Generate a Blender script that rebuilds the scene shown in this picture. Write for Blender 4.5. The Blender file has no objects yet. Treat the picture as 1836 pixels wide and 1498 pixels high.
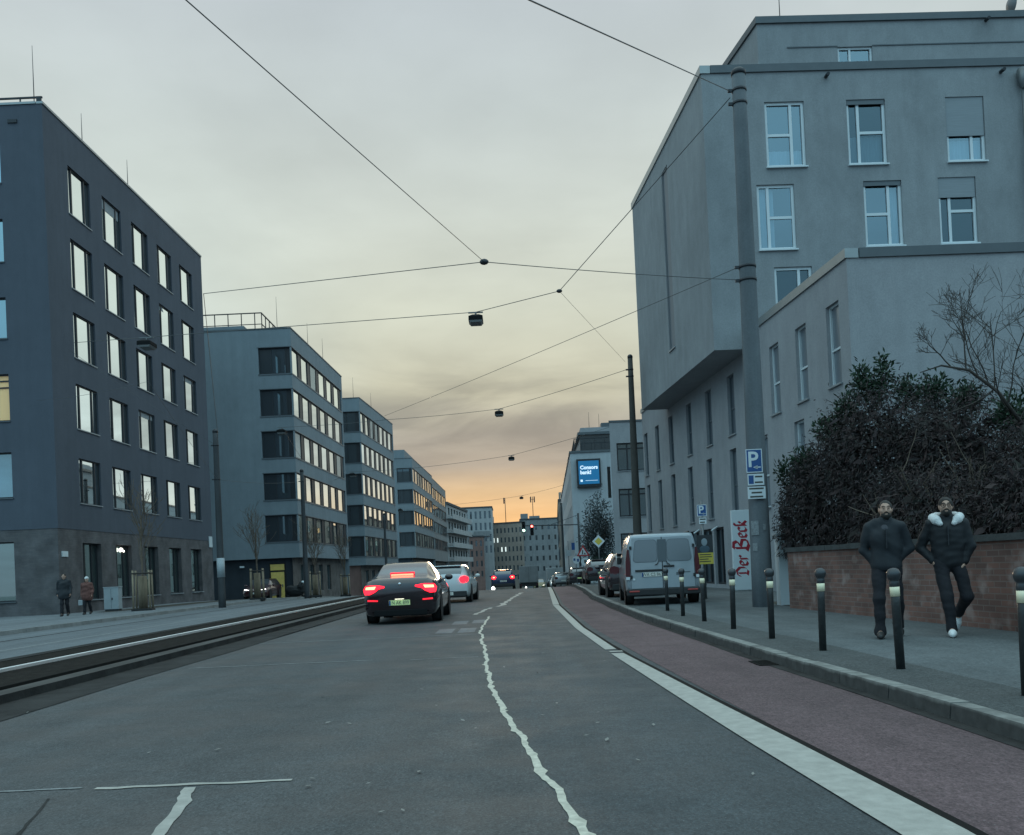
import bpy, bmesh, math, random
import numpy as np
from mathutils import Vector, Matrix
random.seed(7)
np.random.seed(7)
rad = math.radians
scene = bpy.context.scene
C = bpy.context.collection

# ------------------------------------------------------------------ camera
cam_d = bpy.data.cameras.new('camera')
cam = bpy.data.objects.new('camera', cam_d)
C.objects.link(cam)
scene.camera = cam
FPX, ROLL, PITCH = 1650.0, rad(2.6), rad(0.8)
cam_d.sensor_width = 36.0
cam_d.lens = 36.0 * FPX / 1836.0
cam_d.shift_y = (1019 - FPX * math.tan(PITCH) - 749) / 1836.0
cam_d.clip_start = 0.1
cam_d.clip_end = 5000
fw = Vector((0, math.cos(PITCH), math.sin(PITCH)))
u0 = Vector((0, -math.sin(PITCH), math.cos(PITCH)))
r0 = Vector((1, 0, 0))
rt = r0 * math.cos(ROLL) - u0 * math.sin(ROLL)
up = u0 * math.cos(ROLL) + r0 * math.sin(ROLL)
cam.matrix_world = Matrix(((rt.x, up.x, -fw.x, 0), (rt.y, up.y, -fw.y, 0), (rt.z, up.z, -fw.z, 1.23), (0, 0, 0, 1)))

# ------------------------------------------------------------------ sky, sun, exposure
SUN_EL = 2.0
world = bpy.data.worlds.new('World')
scene.world = world
world.use_nodes = True
wn, wl = world.node_tree.nodes, world.node_tree.links
wn.clear()
def wnode(t, **k):
    n = wn.new(t)
    for a, v in k.items():
        setattr(n, a, v)
    return n
def ramp(node, stops, interp='EASE'):
    cr = node.color_ramp
    cr.interpolation = interp
    while len(cr.elements) > 1:
        cr.elements.remove(cr.elements[-1])
    cr.elements[0].position = stops[0][0]
    cr.elements[0].color = (*stops[0][1], 1)
    for p, c in stops[1:]:
        e = cr.elements.new(p)
        e.color = (*c, 1)
def s2l(r, g, b):
    return tuple(((c / 255.0) / 12.92 if c / 255.0 <= .04045 else ((c / 255.0 + .055) / 1.055) ** 2.4) for c in (r, g, b))
def wmath(op, a, b=None, clamp=False):
    n = wnode('ShaderNodeMath', operation=op, use_clamp=clamp)
    for i, v in enumerate((a, b)):
        if v is None: continue
        if isinstance(v, (int, float)): n.inputs[i].default_value = v
        else: wl.new(v, n.inputs[i])
    return n.outputs[0]
def wmix(f, a, b, blend='MIX'):
    n = wnode('ShaderNodeMix', data_type='RGBA', blend_type=blend)
    for i, v in ((0, f), (6, a), (7, b)):
        if isinstance(v, (int, float)): n.inputs[i].default_value = v
        elif isinstance(v, tuple): n.inputs[i].default_value = (*v, 1)
        else: wl.new(v, n.inputs[i])
    return n.outputs[2]
tc = wnode('ShaderNodeTexCoord')
sep = wnode('ShaderNodeSeparateXYZ')
wl.new(tc.outputs['Generated'], sep.inputs[0])
dx, dy, dz = sep.outputs
zz = wmath('MAXIMUM', dz, 0.0)
# veil of evening cloud ahead: colour by height above the horizon
front = wnode('ShaderNodeValToRGB')
wl.new(zz, front.inputs[0])
ramp(front, [(0.0, s2l(240, 188, 126)), (0.050, s2l(236, 192, 138)), (0.083, s2l(212, 186, 148)), (0.112, s2l(166, 162, 152)), (0.145, s2l(168, 167, 157)),
             (0.19, s2l(198, 198, 176)), (0.27, s2l(208, 213, 197)), (0.36, s2l(206, 214, 206)), (0.45, s2l(197, 207, 206)), (0.53, s2l(192, 202, 206)),
             (0.62, s2l(194, 204, 210)), (1.0, (0.98, 1.40, 1.52))], 'LINEAR')
back = wnode('ShaderNodeValToRGB')
wl.new(zz, back.inputs[0])
ramp(back, [(0.0, (0.30, 0.42, 0.52)), (0.12, (0.32, 0.58, 0.76)), (0.4, (0.50, 0.95, 1.22)), (0.75, (0.86, 1.34, 1.52)), (1.0, (0.98, 1.40, 1.52))], 'LINEAR')
fb = wnode('ShaderNodeMapRange', interpolation_type='SMOOTHSTEP')
wl.new(dy, fb.inputs[0])
fb.inputs[1].default_value = 0.55
fb.inputs[2].default_value = -0.25
# the glow narrows round the point where the sun went down (straight ahead)
side = wnode('ShaderNodeMapRange', interpolation_type='SMOOTHSTEP')
wl.new(wmath('ABSOLUTE', dx), side.inputs[0])
side.inputs[1].default_value = 0.10
side.inputs[2].default_value = 0.42
low = wnode('ShaderNodeMapRange', interpolation_type='SMOOTHSTEP')
wl.new(dz, low.inputs[0])
low.inputs[1].default_value = 0.50
low.inputs[2].default_value = 0.12
sidelow = wmath('MULTIPLY', side.outputs[0], low.outputs[0])
f1 = wmix(wmath('MULTIPLY', sidelow, 0.9), front.outputs[0], s2l(214, 232, 232))
base = wmix(fb.outputs[0], f1, back.outputs[0])
# cloud bands, laid out on a flat cloud ceiling
inv = wmath('DIVIDE', 1.0, wmath('ADD', zz, 0.10))
comb = wnode('ShaderNodeCombineXYZ')
wl.new(wmath('MULTIPLY', dx, inv), comb.inputs[0])
wl.new(wmath('MULTIPLY', dy, inv), comb.inputs[1])
n1 = wnode('ShaderNodeTexNoise')
wl.new(comb.outputs[0], n1.inputs[0])
n1.inputs['Scale'].default_value = 1.15
n1.inputs['Detail'].default_value = 7
n1.inputs['Roughness'].default_value = 0.55
n1.inputs['Distortion'].default_value = 0.6
cl = wnode('ShaderNodeMapRange', interpolation_type='SMOOTHSTEP')
wl.new(n1.outputs[0], cl.inputs[0])
cl.inputs[1].default_value = 0.36
cl.inputs[2].default_value = 0.64
# heavier bank of cloud low over the end of the street
bank = wnode('ShaderNodeMapRange', interpolation_type='SMOOTHSTEP')
wl.new(wmath('ABSOLUTE', wmath('SUBTRACT', dz, 0.160)), bank.inputs[0])
bank.inputs[1].default_value = 0.085
bank.inputs[2].default_value = 0.0
amt = wmath('MULTIPLY', cl.outputs[0], wmath('ADD', wmath('MULTIPLY', bank.outputs[0], 0.80), 0.12))
clouded = wmix(amt, base, wmix(0.68, base, s2l(112, 117, 118)), 'MIX')
n2 = wnode('ShaderNodeTexNoise')
wl.new(comb.outputs[0], n2.inputs[0])
n2.inputs['Scale'].default_value = 2.6
n2.inputs['Detail'].default_value = 6
soft = wnode('ShaderNodeMapRange')
wl.new(n2.outputs[0], soft.inputs[0])
soft.inputs[3].default_value = 0.84
soft.inputs[4].default_value = 1.16
clouded = wmix(1.0, clouded, soft.outputs[0], 'MULTIPLY')
sky = wnode('ShaderNodeTexSky', sky_type='NISHITA')
sky.sun_disc = False
sky.sun_elevation = rad(SUN_EL)
sky.sun_rotation = rad(0)
bg1 = wnode('ShaderNodeBackground')
wl.new(clouded, bg1.inputs[0])
bg1.inputs[1].default_value = 0.91
bg2 = wnode('ShaderNodeBackground')
wl.new(sky.outputs[0], bg2.inputs[0])
bg2.inputs[1].default_value = 0.005
addw = wnode('ShaderNodeAddShader')
wl.new(bg1.outputs[0], addw.inputs[0])
wl.new(bg2.outputs[0], addw.inputs[1])
wo = wnode('ShaderNodeOutputWorld')
wl.new(addw.outputs[0], wo.inputs[0])

sun_d = bpy.data.lights.new('sun', 'SUN')
sun_d.energy = 0.5
sun_d.angle = rad(10)
sun_d.color = (1.0, 0.78, 0.55)
sun = bpy.data.objects.new('sun', sun_d)
C.objects.link(sun)
sun.rotation_euler = (-rad(90 - SUN_EL), 0, 0)
scene.view_settings.view_transform = 'Standard'
scene.view_settings.look = 'None'
scene.view_settings.exposure = 0.17
scene.view_settings.gamma = 1.0
scene.cycles.max_bounces = 8
scene.cycles.glossy_bounces = 4
scene.cycles.diffuse_bounces = 3
scene.cycles.transparent_max_bounces = 12
scene.cycles.caustics_reflective = False
scene.cycles.caustics_refractive = False
scene.cycles.use_denoising = True

# ------------------------------------------------------------------ helpers: materials
def new_mat(name):
    m = bpy.data.materials.new(name)
    m.use_nodes = True
    nt = m.node_tree
    for n in list(nt.nodes):
        nt.nodes.remove(n)
    out = nt.nodes.new('ShaderNodeOutputMaterial')
    b = nt.nodes.new('ShaderNodeBsdfPrincipled')
    nt.links.new(b.outputs[0], out.inputs[0])
    return m, nt, b, out
def plain(name, col, rough=0.6, metal=0.0, spec=0.5, var=0.0, scale=6.0, bump=0.0, bscale=60.0, stretch=(1, 1, 1), coat=0.0):
    """solid colour with a little procedural unevenness"""
    m, nt, b, out = new_mat(name)
    b.inputs['Base Color'].default_value = (*col, 1)
    b.inputs['Roughness'].default_value = rough
    b.inputs['Metallic'].default_value = metal
    b.inputs['Specular IOR Level'].default_value = spec
    b.inputs['Coat Weight'].default_value = coat
    t = nt.nodes.new('ShaderNodeTexCoord')
    mp = nt.nodes.new('ShaderNodeMapping')
    mp.inputs['Scale'].default_value = stretch
    nt.links.new(t.outputs['Object'], mp.inputs[0])
    if var:
        n = nt.nodes.new('ShaderNodeTexNoise')
        n.inputs['Scale'].default_value = scale
        n.inputs['Detail'].default_value = 6
        n.inputs['Roughness'].default_value = 0.62
        nt.links.new(mp.outputs[0], n.inputs[0])
        r = nt.nodes.new('ShaderNodeMapRange')
        r.inputs[1].default_value, r.inputs[2].default_value = 0.25, 0.75
        r.inputs[3].default_value, r.inputs[4].default_value = 1 - var, 1 + var
        nt.links.new(n.outputs[0], r.inputs[0])
        x = nt.nodes.new('ShaderNodeMix')
        x.data_type, x.blend_type = 'RGBA', 'MULTIPLY'
        x.inputs[0].default_value = 1
        x.inputs[6].default_value = (*col, 1)
        nt.links.new(r.outputs[0], x.inputs[7])
        nt.links.new(x.outputs[2], b.inputs['Base Color'])
    if bump:
        n = nt.nodes.new('ShaderNodeTexNoise')
        n.inputs['Scale'].default_value = bscale
        n.inputs['Detail'].default_value = 4
        nt.links.new(t.outputs['Object'], n.inputs[0])
        bp = nt.nodes.new('ShaderNodeBump')
        bp.inputs['Strength'].default_value = bump
        bp.inputs['Distance'].default_value = 0.02
        nt.links.new(n.outputs[0], bp.inputs['Height'])
        nt.links.new(bp.outputs[0], b.inputs['Normal'])
    return m
def emit(name, col, strength):
    m, nt, b, out = new_mat(name)
    b.inputs['Base Color'].default_value = (*col, 1)
    b.inputs['Roughness'].default_value = 0.3
    b.inputs['Emission Color'].default_value = (*col, 1)
    b.inputs['Emission Strength'].default_value = strength
    return m
def render_coat(name, col, streak=0.10, blotch=0.10, grain=0.25):
    """painted render / plaster: weather blotches, faint rain streaks, fine grain"""
    m, nt, b, out = new_mat(name)
    b.inputs['Roughness'].default_value = 0.85
    b.inputs['Specular IOR Level'].default_value = 0.25
    N, L = nt.nodes, nt.links
    t = N.new('ShaderNodeTexCoord')
    def noise(scale, st, det=5):
        mp = N.new('ShaderNodeMapping')
        mp.inputs['Scale'].default_value = st
        L.new(t.outputs['Object'], mp.inputs[0])
        n = N.new('ShaderNodeTexNoise')
        n.inputs['Scale'].default_value = scale
        n.inputs['Detail'].default_value = det
        n.inputs['Roughness'].default_value = 0.6
        L.new(mp.outputs[0], n.inputs[0])
        return n.outputs[0]
    def rng(v, a):
        r = N.new('ShaderNodeMapRange')
        r.inputs[1].default_value, r.inputs[2].default_value = 0.28, 0.72
        r.inputs[3].default_value, r.inputs[4].default_value = 1 - a, 1 + a
        L.new(v, r.inputs[0])
        return r.outputs[0]
    def mul(a, bb):
        x = N.new('ShaderNodeMix')
        x.data_type, x.blend_type = 'RGBA', 'MULTIPLY'
        x.inputs[0].default_value = 1
        if isinstance(a, tuple): x.inputs[6].default_value = (*a, 1)
        else: L.new(a, x.inputs[6])
        L.new(bb, x.inputs[7])
        return x.outputs[2]
    c = mul(tuple(col), rng(noise(0.35, (1, 1, 1)), blotch))
    c = mul(c, rng(noise(1.0, (2.2, 2.2, 0.10)), streak))
    c = mul(c, rng(noise(2.5, (1, 1, .6), 7), blotch * .7))
    fine = noise(26, (1, 1, 1), 3)
    c = mul(c, rng(fine, 0.10))
    L.new(c, b.inputs['Base Color'])
    bp = N.new('ShaderNodeBump')
    bp.inputs['Strength'].default_value = grain
    bp.inputs['Distance'].default_value = 0.02
    L.new(noise(45, (1, 1, 1), 3), bp.inputs['Height'])
    L.new(bp.outputs[0], b.inputs['Normal'])
    return m
def brickwork(name, c1, c2, mortar, scale=1.0, along='xz', patch=0.0):
    m, nt, b, out = new_mat(name)
    b.inputs['Roughness'].default_value = 0.9
    N, L = nt.nodes, nt.links
    g = N.new('ShaderNodeTexCoord')
    s = N.new('ShaderNodeSeparateXYZ')
    L.new(g.outputs['Object'], s.inputs[0])
    a = N.new('ShaderNodeMath'); a.operation = 'ADD'
    L.new(s.outputs[0], a.inputs[0]); L.new(s.outputs[1], a.inputs[1])
    c = N.new('ShaderNodeCombineXYZ')
    L.new(a.outputs[0], c.inputs[0]); L.new(s.outputs[2], c.inputs[1])
    k = N.new('ShaderNodeTexBrick')
    k.inputs['Color1'].default_value = (*c1, 1)
    k.inputs['Color2'].default_value = (*c2, 1)
    k.inputs['Mortar'].default_value = (*mortar, 1)
    k.inputs['Scale'].default_value = scale
    k.inputs['Brick Width'].default_value = 0.25
    k.inputs['Row Height'].default_value = 0.083
    k.inputs['Mortar Size'].default_value = 0.008
    k.inputs['Bias'].default_value = -0.1
    L.new(c.outputs[0], k.inputs[0])
    n = N.new('ShaderNodeTexNoise')
    n.inputs['Scale'].default_value = 1.3
    n.inputs['Detail'].default_value = 7
    L.new(g.outputs['Object'], n.inputs[0])
    r = N.new('ShaderNodeMapRange')
    r.inputs[1].default_value, r.inputs[2].default_value = 0.3, 0.7
    r.inputs[3].default_value, r.inputs[4].default_value = 0.62, 1.3
    L.new(n.outputs[0], r.inputs[0])
    x = N.new('ShaderNodeMix')
    x.data_type, x.blend_type = 'RGBA', 'MULTIPLY'
    x.inputs[0].default_value = 1
    L.new(k.outputs[0], x.inputs[6]); L.new(r.outputs[0], x.inputs[7])
    fin = x.outputs[2]
    if patch:
        n3 = N.new('ShaderNodeTexNoise')
        n3.inputs['Scale'].default_value = 2.3
        n3.inputs['Detail'].default_value = 3
        L.new(c.outputs[0], n3.inputs[0])
        r3 = N.new('ShaderNodeMapRange')
        r3.inputs[1].default_value, r3.inputs[2].default_value = 0.55, 0.68
        r3.inputs[3].default_value, r3.inputs[4].default_value = 0.0, patch
        L.new(n3.outputs[0], r3.inputs[0])
        y = N.new('ShaderNodeMix'); y.data_type = 'RGBA'
        L.new(r3.outputs[0], y.inputs[0]); L.new(fin, y.inputs[6])
        y.inputs[7].default_value = (0.30, 0.23, 0.21, 1)
        fin = y.outputs[2]
    L.new(fin, b.inputs['Base Color'])
    bp = N.new('ShaderNodeBump')
    bp.inputs['Strength'].default_value = 0.5
    bp.inputs['Distance'].default_value = 0.015
    L.new(k.outputs[1], bp.inputs['Height']); bp.invert = True
    L.new(bp.outputs[0], b.inputs['Normal'])
    return m
def mirror_pane(name, tint, dark, fac, rough=0.02):
    """coated window glass: a dark pane with a strong, slightly tinted reflection"""
    m, nt, b, out = new_mat(name)
    N, L = nt.nodes, nt.links
    b.inputs['Base Color'].default_value = (*dark, 1)
    b.inputs['Roughness'].default_value = 0.4
    g = N.new('ShaderNodeBsdfGlossy')
    g.inputs[0].default_value = (*tint, 1)
    g.inputs['Roughness'].default_value = rough
    lw = N.new('ShaderNodeLayerWeight')
    lw.inputs[0].default_value = 0.35
    r = N.new('ShaderNodeMapRange')
    r.inputs[3].default_value, r.inputs[4].default_value = fac, min(1.0, fac + 0.35)
    L.new(lw.outputs['Facing'], r.inputs[0])
    mx = N.new('ShaderNodeMixShader')
    L.new(r.outputs[0], mx.inputs[0]); L.new(b.outputs[0], mx.inputs[1]); L.new(g.outputs[0], mx.inputs[2])
    L.new(mx.outputs[0], out.inputs[0])
    return m
def clear_pane(name, tint, fac, refl=(0.9, 0.95, 1)):
    m, nt, b, out = new_mat(name)
    N, L = nt.nodes, nt.links
    tr = N.new('ShaderNodeBsdfTransparent')
    tr.inputs[0].default_value = (*tint, 1)
    g = N.new('ShaderNodeBsdfGlossy')
    g.inputs[0].default_value = (*refl, 1)
    g.inputs['Roughness'].default_value = 0.02
    lw = N.new('ShaderNodeLayerWeight')
    lw.inputs[0].default_value = 0.35
    r = N.new('ShaderNodeMapRange')
    r.inputs[3].default_value, r.inputs[4].default_value = fac, min(1.0, fac + 0.3)
    L.new(lw.outputs['Facing'], r.inputs[0])
    mx = N.new('ShaderNodeMixShader')
    L.new(r.outputs[0], mx.inputs[0]); L.new(tr.outputs[0], mx.inputs[1]); L.new(g.outputs[0], mx.inputs[2])
    L.new(mx.outputs[0], out.inputs[0])
    return m
def asphalt(name, col, speck=0.35, blotch=0.22, rough=0.75, warm=0.0, track=None):
    m, nt, b, out = new_mat(name)
    N, L = nt.nodes, nt.links
    b.inputs['Roughness'].default_value = rough
    b.inputs['Specular IOR Level'].default_value = 0.4
    t = N.new('ShaderNodeTexCoord')
    def noise(scale, st=(1, 1, 1), det=5, ro=0.6):
        mp = N.new('ShaderNodeMapping'); mp.inputs['Scale'].default_value = st
        L.new(t.outputs['Object'], mp.inputs[0])
        n = N.new('ShaderNodeTexNoise')
        n.inputs['Scale'].default_value = scale; n.inputs['Detail'].default_value = det; n.inputs['Roughness'].default_value = ro
        L.new(mp.outputs[0], n.inputs[0])
        return n.outputs[0]
    def rng(v, lo, hi, a, bb):
        r = N.new('ShaderNodeMapRange')
        r.inputs[1].default_value, r.inputs[2].default_value, r.inputs[3].default_value, r.inputs[4].default_value = lo, hi, a, bb
        L.new(v, r.inputs[0])
        return r.outputs[0]
    def mix(f, a, bb, blend='MULTIPLY'):
        x = N.new('ShaderNodeMix'); x.data_type, x.blend_type = 'RGBA', blend
        for i, v in ((0, f), (6, a), (7, bb)):
            if isinstance(v, (int, float)): x.inputs[i].default_value = v
            elif isinstance(v, tuple): x.inputs[i].default_value = (*v, 1)
            else: L.new(v, x.inputs[i])
        return x.outputs[2]
    c = mix(1.0, tuple(col), rng(noise(0.45, (1, 0.35, 1)), 0.3, 0.7, 1 - blotch, 1 + blotch))
    c = mix(1.0, c, rng(noise(3.5, (1, .8, 1), 6), 0.3, 0.7, 0.88, 1.12))
    c = mix(1.0, c, rng(noise(14, (1, .9, 1), 5, .75), 0.3, 0.7, 0.86, 1.14))
    c = mix(1.0, c, rng(noise(34, (1, .45, 1), 4, .8), 0.3, 0.7, 0.62, 1.38))
    c = mix(1.0, c, rng(noise(70, (1, 1, 1), 3, .8), 0.3, 0.7, 1 - speck, 1 + speck))
    c = mix(1.0, c, rng(noise(1.6, (1, 0.04, 1), 4), 0.3, 0.7, 0.84, 1.16))
    v = N.new('ShaderNodeTexVoronoi'); v.inputs['Scale'].default_value = 26
    L.new(t.outputs['Object'], v.inputs[0])
    c = mix(rng(v.outputs['Distance'], 0.06, 0.13, 0.45, 0.0), c, (0.23, 0.235, 0.23), 'MIX')
    if warm:
        c = mix(rng(noise(0.8), 0.45, 0.65, 0.0, warm), c, (col[0] * 1.5, col[1] * 1.15, col[2] * 1.02), 'MIX')
    L.new(c, b.inputs['Base Color'])
    L.new(rng(noise(1.2), 0.3, 0.7, rough - 0.12, rough + 0.1), b.inputs['Roughness'])
    bp = N.new('ShaderNodeBump'); bp.inputs['Strength'].default_value = 0.45; bp.inputs['Distance'].default_value = 0.01
    L.new(noise(55, (1, 1, 1), 3), bp.inputs['Height']); L.new(bp.outputs[0], b.inputs['Normal'])
    return m
def leafy(name, cols, rough=0.6):
    """leaf colour differing from leaf to leaf"""
    m, nt, b, out = new_mat(name)
    N, L = nt.nodes, nt.links
    g = N.new('ShaderNodeNewGeometry')
    r = N.new('ShaderNodeValToRGB')
    ramp(r, [(i / max(1, len(cols) - 1), c) for i, c in enumerate(cols)], 'LINEAR')
    L.new(g.outputs['Random Per Island'], r.inputs[0])
    L.new(r.outputs[0], b.inputs['Base Color'])
    b.inputs['Roughness'].default_value = rough
    b.inputs['Specular IOR Level'].default_value = 0.12
    return m

# ------------------------------------------------------------------ helpers: meshes
class Fr:
    """a wall's own frame: s along the wall, z up, d out of the wall"""
    def __init__(self, ox, oy, ux, uy, flip=False):
        l = math.hypot(ux, uy)
        self.o = (ox, oy); self.u = (ux / l, uy / l)
        self.n = (self.u[1], -self.u[0]) if not flip else (-self.u[1], self.u[0])
        self.flip = flip
    def p(self, s, z, d=0.0):
        return (self.o[0] + self.u[0] * s + self.n[0] * d, self.o[1] + self.u[1] * s + self.n[1] * d, z)
class MB:
    def __init__(self):
        self.v = []; self.f = []; self.sm = []
    def add(self, vs, fs, smooth=False):
        k = len(self.v)
        self.v.extend([tuple(map(float, p)) for p in vs])
        self.f.extend([tuple(i + k for i in q) for q in fs])
        self.sm.extend([smooth] * len(fs))
        return self
    def quad(self, a, b, c, d):
        return self.add([a, b, c, d], [(0, 1, 2, 3)])
    def hexa(self, P):
        return self.add(P, [(0, 3, 2, 1), (4, 5, 6, 7), (0, 1, 5, 4), (1, 2, 6, 5), (2, 3, 7, 6), (3, 0, 4, 7)])
    def box(self, x0, x1, y0, y1, z0, z1):
        return self.hexa([(x0, y0, z0), (x1, y0, z0), (x1, y1, z0), (x0, y1, z0), (x0, y0, z1), (x1, y0, z1), (x1, y1, z1), (x0, y1, z1)])
    def bbox(self, x0, x1, y0, y1, z0, z1, b=0.01):
        """box with chamfered edges"""
        bm = bmesh.new()
        bmesh.ops.create_cube(bm, size=1.0)
        for v in bm.verts:
            v.co = Vector(((x0 + x1) / 2 + v.co.x * (x1 - x0), (y0 + y1) / 2 + v.co.y * (y1 - y0), (z0 + z1) / 2 + v.co.z * (z1 - z0)))
        bmesh.ops.bevel(bm, geom=list(bm.edges), offset=b, segments=2, profile=0.5, affect='EDGES')
        self.add([v.co for v in bm.verts], [[v.index for v in f.verts] for f in (bm.verts.index_update() or bm.faces)])
        bm.free()
        return self
    def fbox(self, F, s0, s1, z0, z1, d0, d1):
        P = [F.p(s0, z0, d0), F.p(s1, z0, d0), F.p(s1, z0, d1), F.p(s0, z0, d1), F.p(s0, z1, d0), F.p(s1, z1, d0), F.p(s1, z1, d1), F.p(s0, z1, d1)]
        return self.hexa(P)
    def tube(self, pts, r, n=8, smooth=True, caps=True):
        pts = [Vector(p) for p in pts]
        rs = r if isinstance(r, (list, tuple)) else [r] * len(pts)
        vs = []; fs = []
        t = (pts[1] - pts[0]).normalized()
        ref = Vector((0, 0, 1)) if abs(t.z) < 0.9 else Vector((1, 0, 0))
        a = t.cross(ref).normalized()
        for i, p in enumerate(pts):
            if i == 0: t = pts[1] - pts[0]
            elif i == len(pts) - 1: t = pts[-1] - pts[-2]
            else: t = pts[i + 1] - pts[i - 1]
            t.normalize()
            a = (a - t * a.dot(t)).normalized()
            b = t.cross(a)
            for k in range(n):
                q = 2 * math.pi * k / n
                vs.append(p + (a * math.cos(q) + b * math.sin(q)) * rs[i])
        for i in range(len(pts) - 1):
            for k in range(n):
                fs.append((i * n + k, i * n + (k + 1) % n, (i + 1) * n + (k + 1) % n, (i + 1) * n + k))
        self.add(vs, fs, smooth)
        if caps:
            k = len(self.v) - len(vs)
            self.f.append(tuple(k + j for j in reversed(range(n)))); self.sm.append(False)
            e = k + (len(pts) - 1) * n
            self.f.append(tuple(e + j for j in range(n))); self.sm.append(False)
        return self
    def lathe(self, prof, n=20, axis='z', c=(0, 0, 0), smooth=True, arc=None):
        vs = []; fs = []
        m = len(prof)
        for k in range(n):
            q = 2 * math.pi * k / n
            for (r, h) in prof:
                x, y = r * math.cos(q), r * math.sin(q)
                if axis == 'z': p = (x, y, h)
                elif axis == 'x': p = (h, x, y)
                else: p = (x, h, y)
                vs.append((p[0] + c[0], p[1] + c[1], p[2] + c[2]))
        for k in range(n):
            for i in range(m - 1):
                a, b = k * m + i, ((k + 1) % n) * m + i
                fs.append((a, b, b + 1, a + 1))
        return self.add(vs, fs, smooth)
    def prism(self, poly, F, d0, d1):
        """polygon in a wall frame (s,z), thickness d0..d1"""
        n = len(poly)
        vs = [F.p(s, z, d0) for s, z in poly] + [F.p(s, z, d1) for s, z in poly]
        fs = [tuple(reversed(range(n))), tuple(range(n, 2 * n))] + [(i, (i + 1) % n, n + (i + 1) % n, n + i) for i in range(n)]
        return self.add(vs, fs)
    def sphere(self, c, r, n=14, sz=1.0, sx=1.0, sy=1.0):
        prof = [(r * math.sin(math.pi * i / n), -r * math.cos(math.pi * i / n)) for i in range(n + 1)]
        k = len(self.v)
        self.lathe(prof, n=max(12, n))
        for i in range(k, len(self.v)):
            x, y, z = self.v[i]
            self.v[i] = (x * sx + c[0], y * sy + c[1], z * sz + c[2])
        return self
    def build(self, name, mat, parent=None, off=None, smooth=None, weld=False):
        me = bpy.data.meshes.new(name)
        v = self.v
        if off is not None:
            v = [(a - off[0], b - off[1], c - off[2]) for a, b, c in v]
        me.from_pydata(v, [], self.f)
        sm = self.sm if smooth is None else [smooth] * len(self.f)
        me.polygons.foreach_set('use_smooth', sm)
        bm = bmesh.new(); bm.from_mesh(me)
        if weld: bmesh.ops.remove_doubles(bm, verts=bm.verts, dist=1e-4)
        bmesh.ops.recalc_face_normals(bm, faces=bm.faces)
        bm.to_mesh(me); bm.free()
        me.materials.append(mat)
        me.update()
        o = bpy.data.objects.new(name, me)
        C.objects.link(o)
        if parent is not None: o.parent = parent
        return o
def thing(name, label, cat, loc=(0, 0, 0), rotz=0.0, group=None):
    o = bpy.data.objects.new(name, None)
    o.empty_display_size = 0.2
    C.objects.link(o)
    o.location = loc; o.rotation_euler = (0, 0, rotz)
    o['label'] = label; o['category'] = cat
    if group: o['group'] = group
    return o
def tag(o, label, cat, group=None):
    o['label'] = label; o['category'] = cat
    if group: o['group'] = group
    return o
def struct(o):
    o['kind'] = 'structure'
    return o
def copy_tree(o, parent=None):
    c = o.copy(); C.objects.link(c)
    if parent is not None: c.parent = parent
    for ch in list(o.children): copy_tree(ch, c)
    return c
def text_mesh(name, body, mat, parent, size, loc, rot, align='CENTER', extrude=0.004, bold=0.0, sx=1.0):
    cu = bpy.data.curves.new(name, 'FONT')
    cu.body = body; cu.size = size; cu.align_x = align; cu.align_y = 'CENTER'
    cu.extrude = extrude; cu.offset = bold; cu.resolution_u = 3
    tmp = bpy.data.objects.new(name + '_tmp', cu)
    C.objects.link(tmp)
    bpy.context.view_layer.update()
    me = bpy.data.meshes.new_from_object(tmp.evaluated_get(bpy.context.evaluated_depsgraph_get()))
    bpy.data.objects.remove(tmp)
    bpy.data.curves.remove(cu)
    M = Matrix.Translation(loc) @ rot.to_4x4() @ Matrix.Diagonal((sx, 1, 1, 1))
    me.transform(M)
    me.materials.clear(); me.materials.append(mat)
    o = bpy.data.objects.new(name, me)
    C.objects.link(o); o.parent = parent
    return o
FACE_CAM = Matrix(((1, 0, 0), (0, 0, -1), (0, 1, 0)))      # writing on a face that looks towards -Y

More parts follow.
